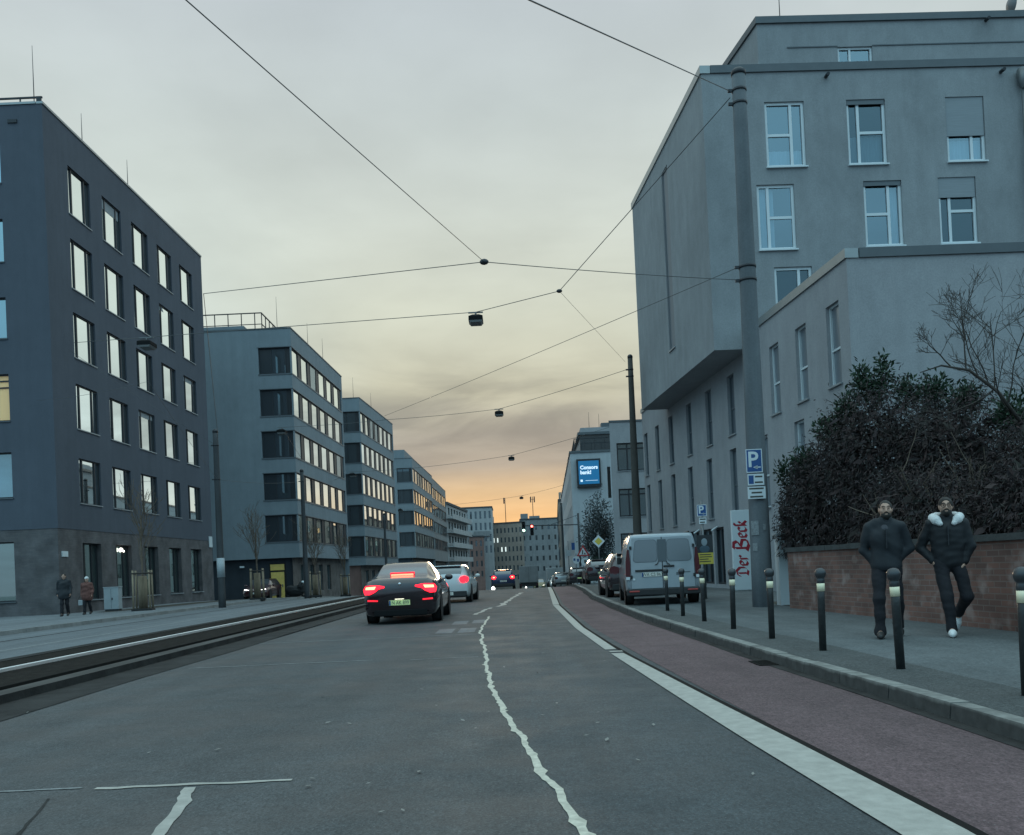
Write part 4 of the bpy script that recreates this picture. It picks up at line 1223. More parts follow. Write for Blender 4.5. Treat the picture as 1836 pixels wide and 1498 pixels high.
# plinth to roof of the two lower storeys
wall_cells(wp, FA, 0, onA(30.5), -.3, 8.62, h2 + h1, .22)
wall_cells(wp, FA, onA(30.5), onA(41.95), -.3, 8.16, h2 + h1 + h0, .22)
wall_cells(wp, FA, onA(41.95), onA(47.4), -.3, 8.9, h2 + h1, .22)
FAf = Fr(8.72, 23.0, 1.0, .03)                               # end wall of the low wing, facing us
wp.quad(FAf.p(0, -.3), FAf.p(14, -.3), FAf.p(14, 8.62), FAf.p(0, 8.62))
e = FA.p(onA(47.4), 0)
wp.quad((e[0], e[1], -.3), (e[0] + 8, e[1], -.3), (e[0] + 8, e[1], 8.9), (e[0], e[1], 8.9))
wp.build('lower_wall', M['plaster'], rb, q)
m = MB(); slab(m, [FA.p(.05, 0, -.1)[:2], FAf.p(14, 0, -.05)[:2], (22.7, 31.2), (8.3, 30.45)], 8.4, 8.55)
slab(m, [FA.p(onA(41.95), 0, -.1)[:2], (16, 41.9), (16, 47.3), FA.p(onA(47.35), 0, -.1)[:2]], 8.6, 8.75)
m.build('roof', M['roof'], rb, q)
m = MB()
m.fbox(FA, -.04, onA(30.45), 8.62, 8.86, -.3, .05); m.build('coping', M['coping_pale'], rb, q)
m = MB(); m.fbox(FA, onA(41.97), onA(47.45), 8.9, 9.1, -.3, .05)
m.build('coping', M['coping_pale'], rb, q)
m = MB(); m.fbox(FAf, .32, 14, 8.621, 8.858, -.3, .05); m.build('coping', M['coping'], rb, q)
for k, (a, b, c, e) in enumerate(h2 + h1):
    window(rb, FA, a, b, c, e, .17, M['frame_white'] if a < onA(30) else M['frame_grey'], M['pane_slit'], hbars=((.45, 0, 1),), off=q, sill=M['sill'], fw_=.055, sillout=.06)
for a, b, c, e in h0:
    window(rb, FA, a, b, c, e, .17, M['frame_dark'], M['pane_dark'], vbars=(.5,), off=q, fw_=.08, name='shop_window')
for s in (onA(35.0), onA(37.5)):
    m = MB(); a = FA.p(s, 2.45, .02); b = FA.p(s - .05, 2.3, .28); m.tube([a, b], .035, 8); m.build('shop_lamp', M['sign_white'], rb, q)
# projecting box of upper storeys; its far end meets the street wall behind the far windows
bx = MB()
FB = Fr(7.03, 30.5, -.07, 1.0, True)
LB = 11.48
hb = [(4.98, 5.92, 9.52, 16.6)]
wall_cells(bx, FB, 0, LB, 8.16, 17.42, hb, .10)
FF = Fr(7.03, 30.5, 1.0, .035)                               # front of the upper storeys, facing us
WIN = [(2.08, 3.42, 14.22, 16.42), (4.86, 6.18, 14.22, 16.42), (8.24, 9.56, 14.22, 16.42), (1.68, 2.95, 11.45, 13.64), (5.30, 6.60, 11.45, 13.66), (7.85, 9.14, 11.45, 13.70), (2.14, 3.42, 8.72, 10.86),
       (11.9, 13.2, 14.22, 16.42), (11.6, 12.9, 11.45, 13.66)]
wall_cells(bx, FF, 0, 15, 8.16, 17.42, WIN, .2)
e = FB.p(LB, 0)
bx.quad((e[0], e[1], 8.16), (e[0] + 12, e[1] + .4, 8.16), (e[0] + 12, e[1] + .4, 17.42), (e[0], e[1], 17.42))
bx.build('upper_wall', M['plaster_front'], rb, q)
m = MB(); slab(m, [FF.p(.005, 0, -.005)[:2], FF.p(15, 0, -.005)[:2], (21.8, 42), FB.p(LB - .005, 0, -.005)[:2]], 8.162, 8.35); m.build('soffit', M['plaster'], rb, q)
m = MB(); slab(m, [FF.p(.1, 0, -.1)[:2], FF.p(15, 0, -.1)[:2], (21.8, 42), FB.p(LB - .1, 0, -.1)[:2]], 17.2, 17.35); m.build('roof', M['roof'], rb, q)
m = MB(); m.fbox(FB, -.05, LB + .04, 17.42, 17.68, -.3, .05); m.build('coping', M['coping_pale'], rb, q)
m = MB(); m.fbox(FF, .31, 15, 17.421, 17.678, -.3, .06); m.build('coping', M['coping'], rb, q)
a, b, c, e = hb[0]
window(rb, FB, a, b, c, e, .09, M['pane_shut'], M['pane_shut'], off=q, sill=M['sill'], fw_=.05)
for k, (a, b, c, e) in enumerate(WIN):
    right = k in (1, 3, 5, 6)                                # which side carries the narrow light
    vb = .30 if k in (1, 3, 5) else .66
    hb_ = ((.50, vb, 1),) if vb < .5 else ((.50, 0, vb),)
    if k == 6: vb, hb_ = .66, ()
    w = window(rb, FF, a, b, c, e, .14, M['frame_white'], M['pane_deep'] if k in (1, 5, 6) else M['pane_clear'], vbars=(vb,), hbars=hb_, off=q, sill=M['sill_white'], fw_=.092, sillout=.08, tilt=.01)
    if k in (2, 5):
        t = .60 if k == 2 else .30
        MB().fbox(FF, a + .02, b - .02, e - (e - c) * t, e, -.055, -.035).build('roller_shutter', M['shutter'], w, q)
    if k in (1, 4): MB().fbox(FF, a + .02, b - .02, e - .16, e, -.060, -.03).build('roller_shutter', M['frame_grey'], w, q)
    cv = {0: (0, 1, .0, .32), 1: (0, 1, 0, .5), 3: (0, .55, 0, 1), 4: (.62, 1, 0, 1), 2: (0, 1, 0, .4)}.get(k)
    if cv:
        mm = MB(); n = 22
        s0, s1 = a + (b - a) * cv[0] + .08, a + (b - a) * cv[1] - .08
        z0, z1 = c + (e - c) * cv[2] + .08, c + (e - c) * cv[3] - .08
        vs = []
        for i in range(n + 1):
            s = s0 + (s1 - s0) * i / n
            vs += [FF.p(s, z0, -.24 + .02 * math.sin(i * 1.7)), FF.p(s, z1, -.24 + .02 * math.sin(i * 1.7))]
        mm.add(vs, [(2 * i, 2 * i + 2, 2 * i + 3, 2 * i + 1) for i in range(n)], True)
        mm.build('curtain', M['curtain'], w, q)
    # plain back of the room
    MB().fbox(FF, a - .5, b + .5, c - .3, e + .4, -1.2, -1.15).build('room', M['frame_grey'], w, q)
for s in (4.22, 10.2):
    m = MB(); m.tube([FF.p(s, 17.22, -.05), FF.p(s - .03, 17.18, .28)], .06, 8); m.build('spout', M['metal_dark'], rb, q)
m = MB(); m.tube([FF.p(10.85, 17.0, .14), FF.p(10.85, 9, .14)], .055, 8); m.lathe([(.06, 16.55), (.17, 16.75), (.19, 17.2), (.0, 17.2)], 12, c=(*FF.p(10.85, 0, .2)[:2], 0)); m.build('downpipe', M['metal_grey'], rb, q)
# set-back roof storey
FP = Fr(10.0, 34.0, 1.0, .035)
ph = MB(); hp = [(3.0, 4.32, 18.6, 20.12)]
wall_cells(ph, FP, 0, 13, 17.2, 21.05, hp, .2)
ph.quad((10.0, 34, 17.2), (8.95, 41, 17.2), (8.95, 41, 21.05), (10.0, 34, 21.05)); ph.quad((8.95, 41, 17.2), (22, 41, 17.2), (22, 41, 21.05), (8.95, 41, 21.05))
ph.build('roof_storey', M['plaster_front'], rb, q)
m = MB(); m.fbox(FP, 1.1, 3.0, 20.12, 20.16, .0, .03); m.fbox(FP, 4.32, 10.3, 20.12, 20.16, .0, .03); m.build('ledge', M['coping'], rb, q)
m = MB(); slab(m, [FP.p(-.06, 0, .08)[:2], FP.p(13, 0, .08)[:2], (22, 41.1), (8.85, 41.1)], 21.05, 21.30); m.build('roof_edge', M['coping'], rb, q)
w = window(rb, FP, *hp[0], .14, M['frame_white'], M['pane_clear'], vbars=(.36,), off=q, fw_=.08)
MB().fbox(FP, 2.6, 4.8, 18.3, 20.5, -1.2, -1.15).build('room', M['frame_grey'], w, q)
m = MB(); m.tube([FP.p(8.7, 20.98, -.05), FP.p(8.66, 20.92, .3)], .06, 8); m.build('spout', M['metal_dark'], rb, q)
rod(rb, *FP.p(1.1, 0, -.6)[:2], 21.2, 23.2, q, .02)
m = MB(); m.tube([FP.p(9.95, 21.2, -.4), FP.p(9.95, 22.6, -.4)], .035, 8); m.lathe([(0, 0), (.22, .05), (.36, .16)], 16, axis='x', c=FP.p(9.78, 21.75, -.35)); m.build('satellite_dish', M['metal_grey'], rb, q)

# ------------------------------------------------------------------ masts, lamps, wires, signs
def mast(label, x, y, z0, ztop, r0, r1, mat, lean=(0, 0), group='poles along the street', bands=()):
    t = thing('utility_pole', label, 'pole', (x, y, z0), 0, group)
    n = 10
    pts = [(lean[0] * i / n, lean[1] * i / n, -.3 + (ztop - z0 + .3) * i / n) for i in range(n + 1)]
    rs = [r0 + (r1 - r0) * i / n for i in range(n + 1)]
    MB().tube(pts, rs, 20).build('shaft', mat, t)
    MB().lathe([(0, .12), (r1 * .7, .09), (r1 * 1.08, .03), (r1 * 1.08, -.06), (r1, -.06)], 20, c=(lean[0], lean[1], ztop - z0)).build('cap', M['metal_dark'], t)
    for z in bands:
        k = (z - z0) / (ztop - z0); rr = r0 + (r1 - r0) * k
        m = MB(); m.lathe([(rr, -.03), (rr + .012, -.03), (rr + .012, .03), (rr, .03)], 20, c=(lean[0] * k, lean[1] * k, z - z0))
        m.box(lean[0] * k - rr - .10, lean[0] * k - rr, -.03, .03, z - z0 - .03, z - z0 + .03)
        m.build('clamp', M['metal_dark'], t)
    return t
P1 = mast('thick grey concrete pole on the right pavement carrying a blue parking sign', 5.56, 20.6, .116, 12.15, .235, .15, M['concrete_pole'], (.03, 0), bands=(11.45, 11.75, 7.75, 7.45))
m = MB()
for z0, z1, a0, a1 in ((1.60, 1.92, 3.6, 4.4), (1.25, 1.42, 3.7, 4.2), (1.70, 1.84, 4.8, 5.1)):
    st = [a0 + (a1 - a0) * i / 5 for i in range(6)]
    vs = []
    for a in st: vs += [(.2365 * math.cos(a), .2365 * math.sin(a), z0), (.2345 * math.cos(a), .2345 * math.sin(a), z1)]
    m.add(vs, [(2 * i, 2 * i + 2, 2 * i + 3, 2 * i + 1) for i in range(5)], True)
m.build('bill_scrap', M['bill_old'], P1)
P2 = mast('dark brown tall pole standing behind the parked van', 5.62, 41, .116, 10.42, .22, .11, M['pole_brown'], (.05, 0), bands=(9.85, 9.55))
P3 = mast('slim grey pole beside the far corner of the slate block', -13.62, 43, .116, 8.25, .17, .12, M['pole_dark'], bands=(7.6, 6.0))
m = MB(); m.lathe([(.172, 1.3), (.18, 1.3), (.18, 2.2), (.172, 2.2)], 16); m.build('bill_scrap', M['sign_grey'], P3)
P4 = mast('slim grey pole in front of the yellow door block corner', -12.8, 57, zr(57) + .1, 7.85, .16, .11, M['pole_dark'], bands=(7.2,))
P5 = mast('short pole beyond the first two window-band blocks', -12.6, 92, zr(92) + .1, 7.2, .15, .10, M['pole_dark'])
P6 = mast('far pole standing by the dark end of the right row', 6.6, 118, zr(118) + .1, 9.2, .17, .12, M['pole_dark'])

def street_lamp(label, x, y, z, rz=0):
    t = thing('street_lamp', label, 'street lamp', (x, y, z), rz, 'street lamps hung on span wires')
    m = MB()      # housing: shallow truncated roof over a box
    w, d = .235, .30
    m.hexa([(-w, -d, .0), (w, -d, 0), (w, d, 0), (-w, d, 0), (-w * .98, -d, .13), (w * .98, -d, .13), (w * .98, d, .13), (-w * .98, d, .13)])
    m.hexa([(-w * .98, -d, .13), (w * .98, -d, .13), (w * .98, d, .13), (-w * .98, d, .13), (-w * .45, -d * .5, .21), (w * .45, -d * .5, .21), (w * .45, d * .5, .21), (-w * .45, d * .5, .21)])
    m.build('housing', M['lamp_black'], t)
    m = MB(); m.hexa([(-w * .72, -d * .9, -.07), (w * .72, -d * .9, -.07), (w * .72, d * .9, -.07), (-w * .72, d * .9, -.07), (-w * .95, -d * .97, -.002), (w * .95, -d * .97, -.002), (w * .95, d * .97, -.002), (-w * .95, d * .97, -.002)])
    m.build('diffuser', M['lamp_diffuser'], t)
    m = MB(); m.tube([(0, 0, .2), (0, 0, .30)], .03, 8); m.box(-.24, .24, -.03, .03, .29, .325); m.build('hanger', M['metal_grey'], t)
    return t
LAMPS = [(-.83, 30, 9.33, 'nearest hanging street lamp over the middle of the carriageway'), (-.35, 50, 9.6, 'second hanging street lamp over the carriageway, above the grey cloud bank'),
         (.29, 70, 9.5, 'third and smaller hanging street lamp over the carriageway, low in the sky'), (1.44, 110, 9.5, 'tiny farthest hanging street lamp over the carriageway in the orange glow'),
         (-12.2, 31.5, 9.4, 'hanging street lamp over the tram tracks in front of the slate block windows'), (-12.45, 51, 9.3, 'hanging street lamp in front of the yellow door block window bands'),
         (-12.0, 71, 8.9, 'hanging street lamp at the joint between the two window-band blocks'), (-11.9, 100, 8.0, 'small far hanging street lamp before the third grey block')]
for x, y, z, l in LAMPS: street_lamp(l, x, y, z)
def wire(label, pts, r=.013, sag=0.0, name='span_wire', knots=()):
    m = MB()
    P = [Vector(p) for p in pts]
    out = []
    for i in range(len(P) - 1):
        n = 12 if sag else 2
        for k in range(n + (i == len(P) - 2)):
            t = k / n
            q = P[i].lerp(P[i + 1], t); q.z -= sag * 4 * t * (1 - t)
            out.append(q)
    t0 = thing(name, label, 'cable', tuple(P[0]), 0, 'overhead wires')
    m.tube([p - P[0] for p in out], r * .78, 6, smooth=True)
    m.build('strand', M['cable'], t0)
    for k in knots:
        MB().sphere(P[k] - P[0], .06, 8, sx=1.5).build('insulator', M['metal_dark'], t0)
    return t0
N3 = (1.81, 28, 9.62)
wire('span wire from the concrete pole through the nearest hanging lamp to the slate block', [(5.38, 20.6, 11.6), N3, (-.83, 30, 9.65), (-12.2, 31.5, 9.72), (-19.5, 41.8, 12.4)], .014, .0, knots=(1,))
wire('thin stay wire from the knot beside the nearest lamp to the dark brown pole', [N3, (5.45, 41, 10.2)], .007)
wire('span wire from the dark brown pole through the second lamp to the far left', [(5.5, 41, 9.86), (-.35, 50, 9.92), (-6.7, 51, 9.78), (-12.45, 51, 9.62), (-15.6, 70, 10.2)], .014, .05)
wire('long wire from the concrete pole falling to meet the second lamp wire', [(5.36, 20.6, 7.75), (-6.6, 50, 9.82)], .010, .05)
wire('span wire carrying the third hanging lamp across the street', [(6.9, 61.0, 10.3), (.29, 70, 9.82), (-6.6, 72, 9.45), (-12.0, 71, 9.22), (-15.2, 80, 9.6)], .016, .05)
wire('span wire carrying the farthest hanging lamp across the street', [(6.6, 110, 10.9), (1.44, 110, 9.82), (-6.4, 112, 9.3), (-13.6, 112, 8.9)], .018, .05)
N1 = (-.286, 18, 7.265)
wire('tram pull-off wire rising to the top left from its knot above the street', [(-5.0, -2, 5.4), (-2.637, 8, 6.338), N1], .008, 0, 'tram_wire', knots=(2,))
wire('wire from the knot above the street over to the concrete pole', [N1, (5.36, 20.6, 7.47)], .010, .03, 'tram_wire')
wire('wire from the knot above the street to the gap right of the slate block', [N1, (-6.789, 21, 7.833), (-13.5, 43, 8.0)], .010, .0, 'tram_wire')
wire('heavy wire running off the top of the photo from the head of the concrete pole', [(5.38, 20.6, 11.75), (.459, 10, 7.444), (-2.0, 4, 5.3)], .012, .0, 'tram_wire')
wire('faint wire crossing the slate block windows to the slim pole', [(-19.4, 41, 11.9), (-13.6, 43, 7.6)], .010, .1, 'tram_wire')
wire('faint lower wire crossing the slate block towards the slim pole', [(-20.2, 39.7, 9.4), (-12.2, 31.5, 8.2), (-13.6, 43, 6.0)], .008, .1, 'tram_wire')
wire('faint wire between the two slim poles over the yellow door yard', [(-13.6, 43, 6.0), (-12.8, 57, 7.2)], .010, .15, 'tram_wire')

# traffic signals on a long arm
sg = thing('traffic_signal', 'traffic signal mast with a long arm holding a red and a green light', 'traffic light', (5.9, 80, zr(80) + .1))
z0 = zr(80) + .1
MB().tube([(0, 0, -.2), (0, 0, 5.75 - z0)], [.11, .09], 12).build('post', M['pole_dark'], sg)
m = MB(); m.tube([(0, 0, 4.75 - z0), (-4.9, 0, 4.86 - z0)], .045, 8); m.tube([(0, 0, 5.6 - z0), (-2.4, 0, 4.85 - z0)], .02, 6); m.build('arm', M['pole_dark'], sg)
def signal_head(px, pz, lit):
    m = MB(); m.bbox(px - .15, px + .15, -.12, .12, pz - .48, pz + .48, .03)
    for k in (-1, 0, 1): m.tube([(px, -.12, pz + .30 * k + .02), (px, -.27, pz + .30 * k + .02)], .115, 12, caps=False)
    h = m.build('signal_head', M['black'], sg)
    for k, mt in ((1, 'signal_red'), (0, None), (-1, 'signal_green')):
        on = lit == k
        MB().lathe([(.0, -.035), (.07, -.025), (.105, 0)], 14, axis='y', c=(px, -.125, pz + .30 * k)).build('lens', M[mt] if on else M['print_dark'], h)
signal_head(1.83 - 5.9, 4.48 - z0, 1)
signal_head(1.12 - 5.9, 4.75 - z0, -1)

# parking signs
def p_sign(t, F, s0, z0, w, h, arrow):
    b = MB(); b.fbox(F, s0, s0 + w, z0, z0 + h, 0, .02); pl = b.build('sign_panel', M['sign_blue'], t)
    m = MB(); e = .018
    for a, b_, c, d in ((s0, s0 + w, z0 + h - e, z0 + h), (s0, s0 + w, z0, z0 + e), (s0, s0 + e, z0 + e, z0 + h - e), (s0 + w - e, s0 + w, z0 + e, z0 + h - e)): m.fbox(F, a, b_, c, d, .0201, .0215)
    m.build('border', M['sign_white'], pl)
    text_mesh('letter', 'P', M['sign_white'], pl, h * .92, Vector((*F.p(s0 + w * .42, 0, .023)[:2], z0 + h * .53)), FACE_CAM, extrude=.001, bold=.008)
    if arrow:
        m = MB(); ax, az = s0 + w * .55, z0 + h * .2
        m.fbox(F, ax, ax + w * .33, az, az + h * .05, .0202, .0222); m.prism([(ax - .05, az + h * .025), (ax + .05, az - h * .05), (ax + .05, az + h * .10)], F, .0202, .0222)
        m.build('arrow', M['sign_white'], pl)
    return pl
ps = thing('parking_sign', 'large blue P sign with arrow and two white plates on the concrete pole', 'road sign', (5.56, 20.6, .116), 0, 'blue parking signs')
Fp = Fr(-.56, -.27, 1, 0)
p_sign(ps, Fp, .26, 2.98, .36, .52, True)
def plate(t, F, s0, z0, w, h, lines, car=False):
    m = MB(); m.fbox(F, s0, s0 + w, z0, z0 + h, 0, .02); pl = m.build('extra_plate', M['sign_white'], t)
    m = MB()
    for i, (a, b) in enumerate(lines):
        z = z0 + h * (1 - (i + .5) / len(lines))
        m.fbox(F, s0 + w * a, s0 + w * b, z - .018, z + .018, .0202, .0215)
    m.build('lettering', M['plate_ink'], pl)
    if car: 
        m = MB(); m.fbox(F, s0 + .02, s0 + .13, z0 + .03, z0 + h - .03, .0203, .022); m.build('symbol', M['sign_blue'], pl)
plate(ps, Fp, .28, 2.70, .36, .25, [(.45, .9), (.42, .92)], True)
plate(ps, Fp, .27, 2.40, .39, .27, [(.08, .9), (.2, .8), (.12, .85)])
m = MB(); m.fbox(Fp, .5, .56, 2.4, 3.5, -.08, -.002); m.build('bracket', M['metal_grey'], ps)
ps2 = thing('parking_sign', 'smaller blue P sign on a thin post beside the van', 'road sign', (5.42, 26, .116), 0, 'blue parking signs')
MB().tube([(0, 0, -.1), (0, 0, 2.78)], .03, 10).build('post', M['metal_grey'], ps2)
Fq = Fr(-.15, -.035, 1, 0)
p_sign(ps2, Fq, .0, 2.33, .27, .33, True)
plate(ps2, Fq, .05, 2.12, .20, .17, [(.1, .9), (.1, .8)])
po = thing('election_poster', 'dark portrait poster over a yellow strip tied to the thin sign post', 'poster', (5.42, 25.9, .116))
Fo = Fr(-.2, 0, 1, 0)
m = MB(); m.fbox(Fo, 0, .44, 1.30, 1.80, -.01, .01); m.build('portrait_panel', M['print_dark'], po)
m = MB(); m.fbox(Fo, 0, .44, .98, 1.298, -.01, .012); yp = m.build('caption_panel', M['sign_yellow'], po)
m = MB()
for i, (a, b) in enumerate([(.05, .38), (.05, .40), (.05, .30), (.05, .36)]): m.fbox(Fo, a, b, 1.235 - .065 * i, 1.262 - .065 * i, .0121, .0135)
m.build('lettering', M['plate_ink'], yp)
m = MB(); m.sphere((-.2 + .2, -.012, 1.60), .085, 12, sy=.05, sz=1.25); m.build('face_print', plain('print_face', (.25, .30, .33), .7), po)
m = MB(); m.sphere((-.2 + .2, -.010, 1.40), .15, 12, sy=.03, sz=.7); m.build('shoulder_print', plain('print_coat', (.06, .10, .13), .7), po)

# white bakery sign board standing out from the wall, blackletter reading upwards
bs = thing('shop_sign', 'tall white board with crimson blackletter Der Beck reading upwards beside the concrete pole', 'shop sign', (7.42, 31.0, .116))
m = MB(); m.bbox(0, .78, -.08, .08, .02, 2.72, .015); m.build('board', M['sign_white'], bs)
GL = {'e': ([[(.1, .15), (.1, .85), (.42, 1.0), (.66, .74), (.15, .45)], [(.1, .15), (.4, 0), (.66, .2)]], .72),
      'r': ([[(.15, 0), (.15, .95)], [(.15, .75), (.38, 1), (.58, .85)]], .62),
      'c': ([[(.1, .15), (.1, .85), (.4, 1), (.62, .85)], [(.1, .15), (.35, 0), (.62, .2)]], .70),
      'k': ([[(.15, 0), (.15, 1.5), (.42, 1.42)], [(.15, .6), (.48, .95), (.55, .7), (.2, .5), (.66, 0)]], .74),
      'D': ([[(.1, .12), (.65, 0), (1.05, .4), (1.05, 1.05), (.65, 1.45), (.1, 1.3), (.0, .95)], [(.35, .2), (.35, 1.2)]], 1.25),
      'B': ([[(.32, .1), (.32, 1.3)], [(.0, 1.15), (.3, 1.5), (.85, 1.45), (1.0, 1.1), (.45, .8), (1.1, .62), (1.1, .18), (.6, 0), (.05, .2)]], 1.3)}
def blackletter(m, body, size, x0, y0, place, nib=.085):
    x = x0
    for ch in body:
        if ch == ' ': x += size * .45; continue
        st, adv = GL[ch]
        k = size * (1.28 if ch == 'B' else 1.0)
        nn = (nib * k * .75, nib * k * .9)
        for pl in st:
            for (ax, ay), (bx_, by) in zip(pl[:-1], pl[1:]):
                A = (x + ax * k, y0 + ay * k - (size * .2 if ch == 'B' else 0)); B = (x + bx_ * k, y0 + by * k - (size * .2 if ch == 'B' else 0))
                q4 = [(A[0] - nn[0], A[1] - nn[1]), (A[0] + nn[0], A[1] + nn[1]), (B[0] + nn[0], B[1] + nn[1]), (B[0] - nn[0], B[1] - nn[1])]
                m.add([place(*p) for p in q4], [(0, 1, 2, 3)])
        x += adv * k
    return x
lay = [0]
def up_place(u, v):
    lay[0] += 1
    return (.39 - v, -.083 - .00002 * lay[0] / 4, u)
m = MB(); blackletter(m, 'Der Beck', .272, .50, -.10, up_place, .145); m.build('lettering', M['crimson'], bs)

# blue bank sign on the gable
bk = thing('bank_sign', 'square blue backlit sign in a dark frame reading Consors bank! on the pale gable', 'sign', (7.42, 84.9, 9.67))
m = MB(); m.box(-1.1, 1.1, -.25, .08, -1.3, 1.3); m.build('frame', M['metal_dark'], bk)
m = MB(); m.box(-.94, .94, -.27, -.251, -1.02, 1.12); pn = m.build('panel', M['bank_blue'], bk)
text_mesh('lettering', 'Consors', M['bank_white'], pn, .47, Vector((-.80, -.28, .50)), FACE_CAM, 'LEFT', .004, .018)
text_mesh('lettering', 'bank!', M['bank_white'], pn, .47, Vector((-.80, -.28, .05)), FACE_CAM, 'LEFT', .004, .018)
m = MB(); m.box(-.35, .8, -.285, -.271, -.72, -.69); m.box(-.8, -.6, -.285, -.271, -.80, -.60); m.build('rule', M['bank_white'], pn)

# road signs far right
def sign_post(label, x, y, h, group='road signs by the far kerb'):
    t = thing('road_sign', label, 'road sign', (x, y, zr(y) + .1), 0, group)
    MB().tube([(0, 0, -.1), (0, 0, h)], .03, 8).build('post', M['metal_grey'], t)
    return t
Fz = Fr(0, -.04, 1, 0)
t = sign_post('yellow diamond priority sign with a white rim before the grey bare bush', 5.67, 60, 3.35)
r = .42; zc = 2.72 - (zr(60) + .1)
m = MB(); m.prism([(-r, zc), (0, zc - r), (r, zc), (0, zc + r)], Fz, 0, .02); dm = m.build('sign_panel', M['sign_white'], t)
r = .25; m = MB(); m.prism([(-r, zc), (0, zc - r), (r, zc), (0, zc + r)], Fz, .0201, .024); m.build('centre', M['sign_yellow'], dm)
t = sign_post('red-rimmed triangular roadworks sign above a round white sign', 5.1, 66, 2.9)
zc = 2.2 - (zr(66) + .1)
m = MB(); m.prism([(-.48, zc - .34), (.48, zc - .34), (0, zc + .48)], Fz, 0, .02); tr = m.build('sign_panel', M['sign_red'], t)
m = MB(); m.prism([(-.31, zc - .25), (.31, zc - .25), (0, zc + .28)], Fz, .0201, .023); m.build('centre', M['sign_white'], tr)
m = MB(); m.prism([(-.10, zc - .22), (-.03, zc - .22), (.02, zc + .05), (-.06, zc + .10)], Fz, .0232, .026); m.prism([(.04, zc - .22), (.2, zc - .22), (.12, zc - .08)], Fz, .0232, .026); m.build('pictogram', M['plate_ink'], tr)
m = MB(); m.prism([(.12 + .3 * math.cos(a), zc - .75 + .3 * math.sin(a)) for a in np.linspace(0, 6.283, 25)[:-1]], Fz, 0, .02); rd = m.build('round_panel', M['sign_white'], t)
m = MB(); m.box(.05, .2, -.066, -.0605, zc - .85, zc - .62); m.build('pictogram', M['plate_ink'], rd)
t = sign_post('small round blue-white sign left of the roadworks triangle', 4.72, 68, 2.35)
zc = 1.62 - (zr(68) + .1)
m = MB(); m.prism([(.28 * math.cos(a), zc + .28 * math.sin(a)) for a in np.linspace(0, 6.283, 25)[:-1]], Fz, 0, .02); rd = m.build('round_panel', M['sign_white'], t)
m = MB(); m.box(-.2, -.06, -.066, -.0605, zc - .06, zc + .12); m.box(.06, .2, -.066, -.0605, zc - .14, zc + .08); m.build('pictogram', M['sign_blue'], rd)
t = sign_post('small pale rectangular plate sign beside the roadworks triangle', 4.3, 70, 3.4)
zc = 2.2 - (zr(70) + .1)
m = MB(); m.fbox(Fz, -.2, .2, zc - .25, zc + .2, 0, .02); m.build('sign_panel', M['sign_grey'], t)
m = MB(); m.fbox(Fz, .25, .5, zc + .2, zc + .75, 0, .02); m.build('sign_panel', M['sign_blue'], t)

# bollards
BOLL = [(3.42, 20.6, 'farthest bollard, in front of the left half of the van tail', (.02, 0)), (3.36, 18.4, 'second farthest bollard, in front of the right half of the van tail', (.01, 0)),
        (3.40, 16.55, 'bollard just right of the van, in front of the thin sign post', (-.01, 0)), (3.42, 14.45, 'bollard in front of the white Der Beck board', (-.015, 0)),
        (3.46, 12.45, 'bollard standing in front of the concrete pole base', (.01, 0)), (3.53, 10.62, 'bollard alone before the left part of the brick wall', (-.015, 0)),
        (3.60, 8.66, 'large bollard that half hides the man in the dark navy jacket', (-.045, 0)), (3.75, 6.8, 'nearest and largest bollard, cut by the right photo edge', (.0, 0))]
def bollard():
    t = thing('bollard', '', 'bollard', (0, 0, 0), 0, 'black bollards along the kerb')
    MB().tube([(0, 0, -.1), (0, 0, .60), (0, 0, .775)], [.041, .041, .041], 18).build('post', M['bollard'], t)
    m = MB(); m.lathe([(.041, .69), (.0445, .69), (.0445, .80), (.041, .80)], 18); m.build('reflective_band', M['band_white'], t)
    m = MB(); m.lathe([(.041, .77), (.046, .785), (.046, .83), (.042, .84), (.055, .855), (.064, .885), (.062, .915), (.047, .942), (.025, .955), (0, .958)], 20); m.build('cap', M['bollard_cap'], t)
    return t
b0 = bollard()
for i, (x, y, l, ln) in enumerate(BOLL):
    o = b0 if i == 0 else copy_tree(b0)
    o.location = (x, y, zr(y) + .114); o['label'] = l
    o.rotation_euler = (random.uniform(-.015, .015), ln[0], random.uniform(0, 3))

# brick wall with coping, and the white gate pillar at its end
bw = thing('brick_wall', 'low red-brown brick wall with a dark coping along the right pavement', 'wall', (6.0, 16, .1)); ow = (6.0, 16, .1)
FW = Fr(5.86, 19.6, .078, -1.0, False)                       # from the pole towards the camera
LW = 18.5
m = MB(); m.fbox(FW, 0, LW, -.2, 1.30, -.24, 0); m.build('brickwork', M['wall_brick'], bw, ow)
m = MB()
s = 0
while s < LW:
    e = min(LW, s + random.uniform(.9, 1.15)); j = random.uniform(-.008, .008)
    m.fbox(FW, s + .004, e - .004, 1.301, 1.40 + j, -.30, .05 + j); s = e
m.build('coping', M['wall_cap'], bw, ow)
gp = thing('gate_pillar', 'white plastered pillar at the far end of the brick wall', 'pillar', (6.2, 20.9, .116))
m = MB(); m.bbox(-.2, .12, -.15, .15, -.1, 1.55, .02); m.build('shaft', M['sign_white'], gp)
m = MB(); m.bbox(-.24, .16, -.19, .19, 1.55, 1.63, .015); m.build('cap', M['sign_grey'], gp)

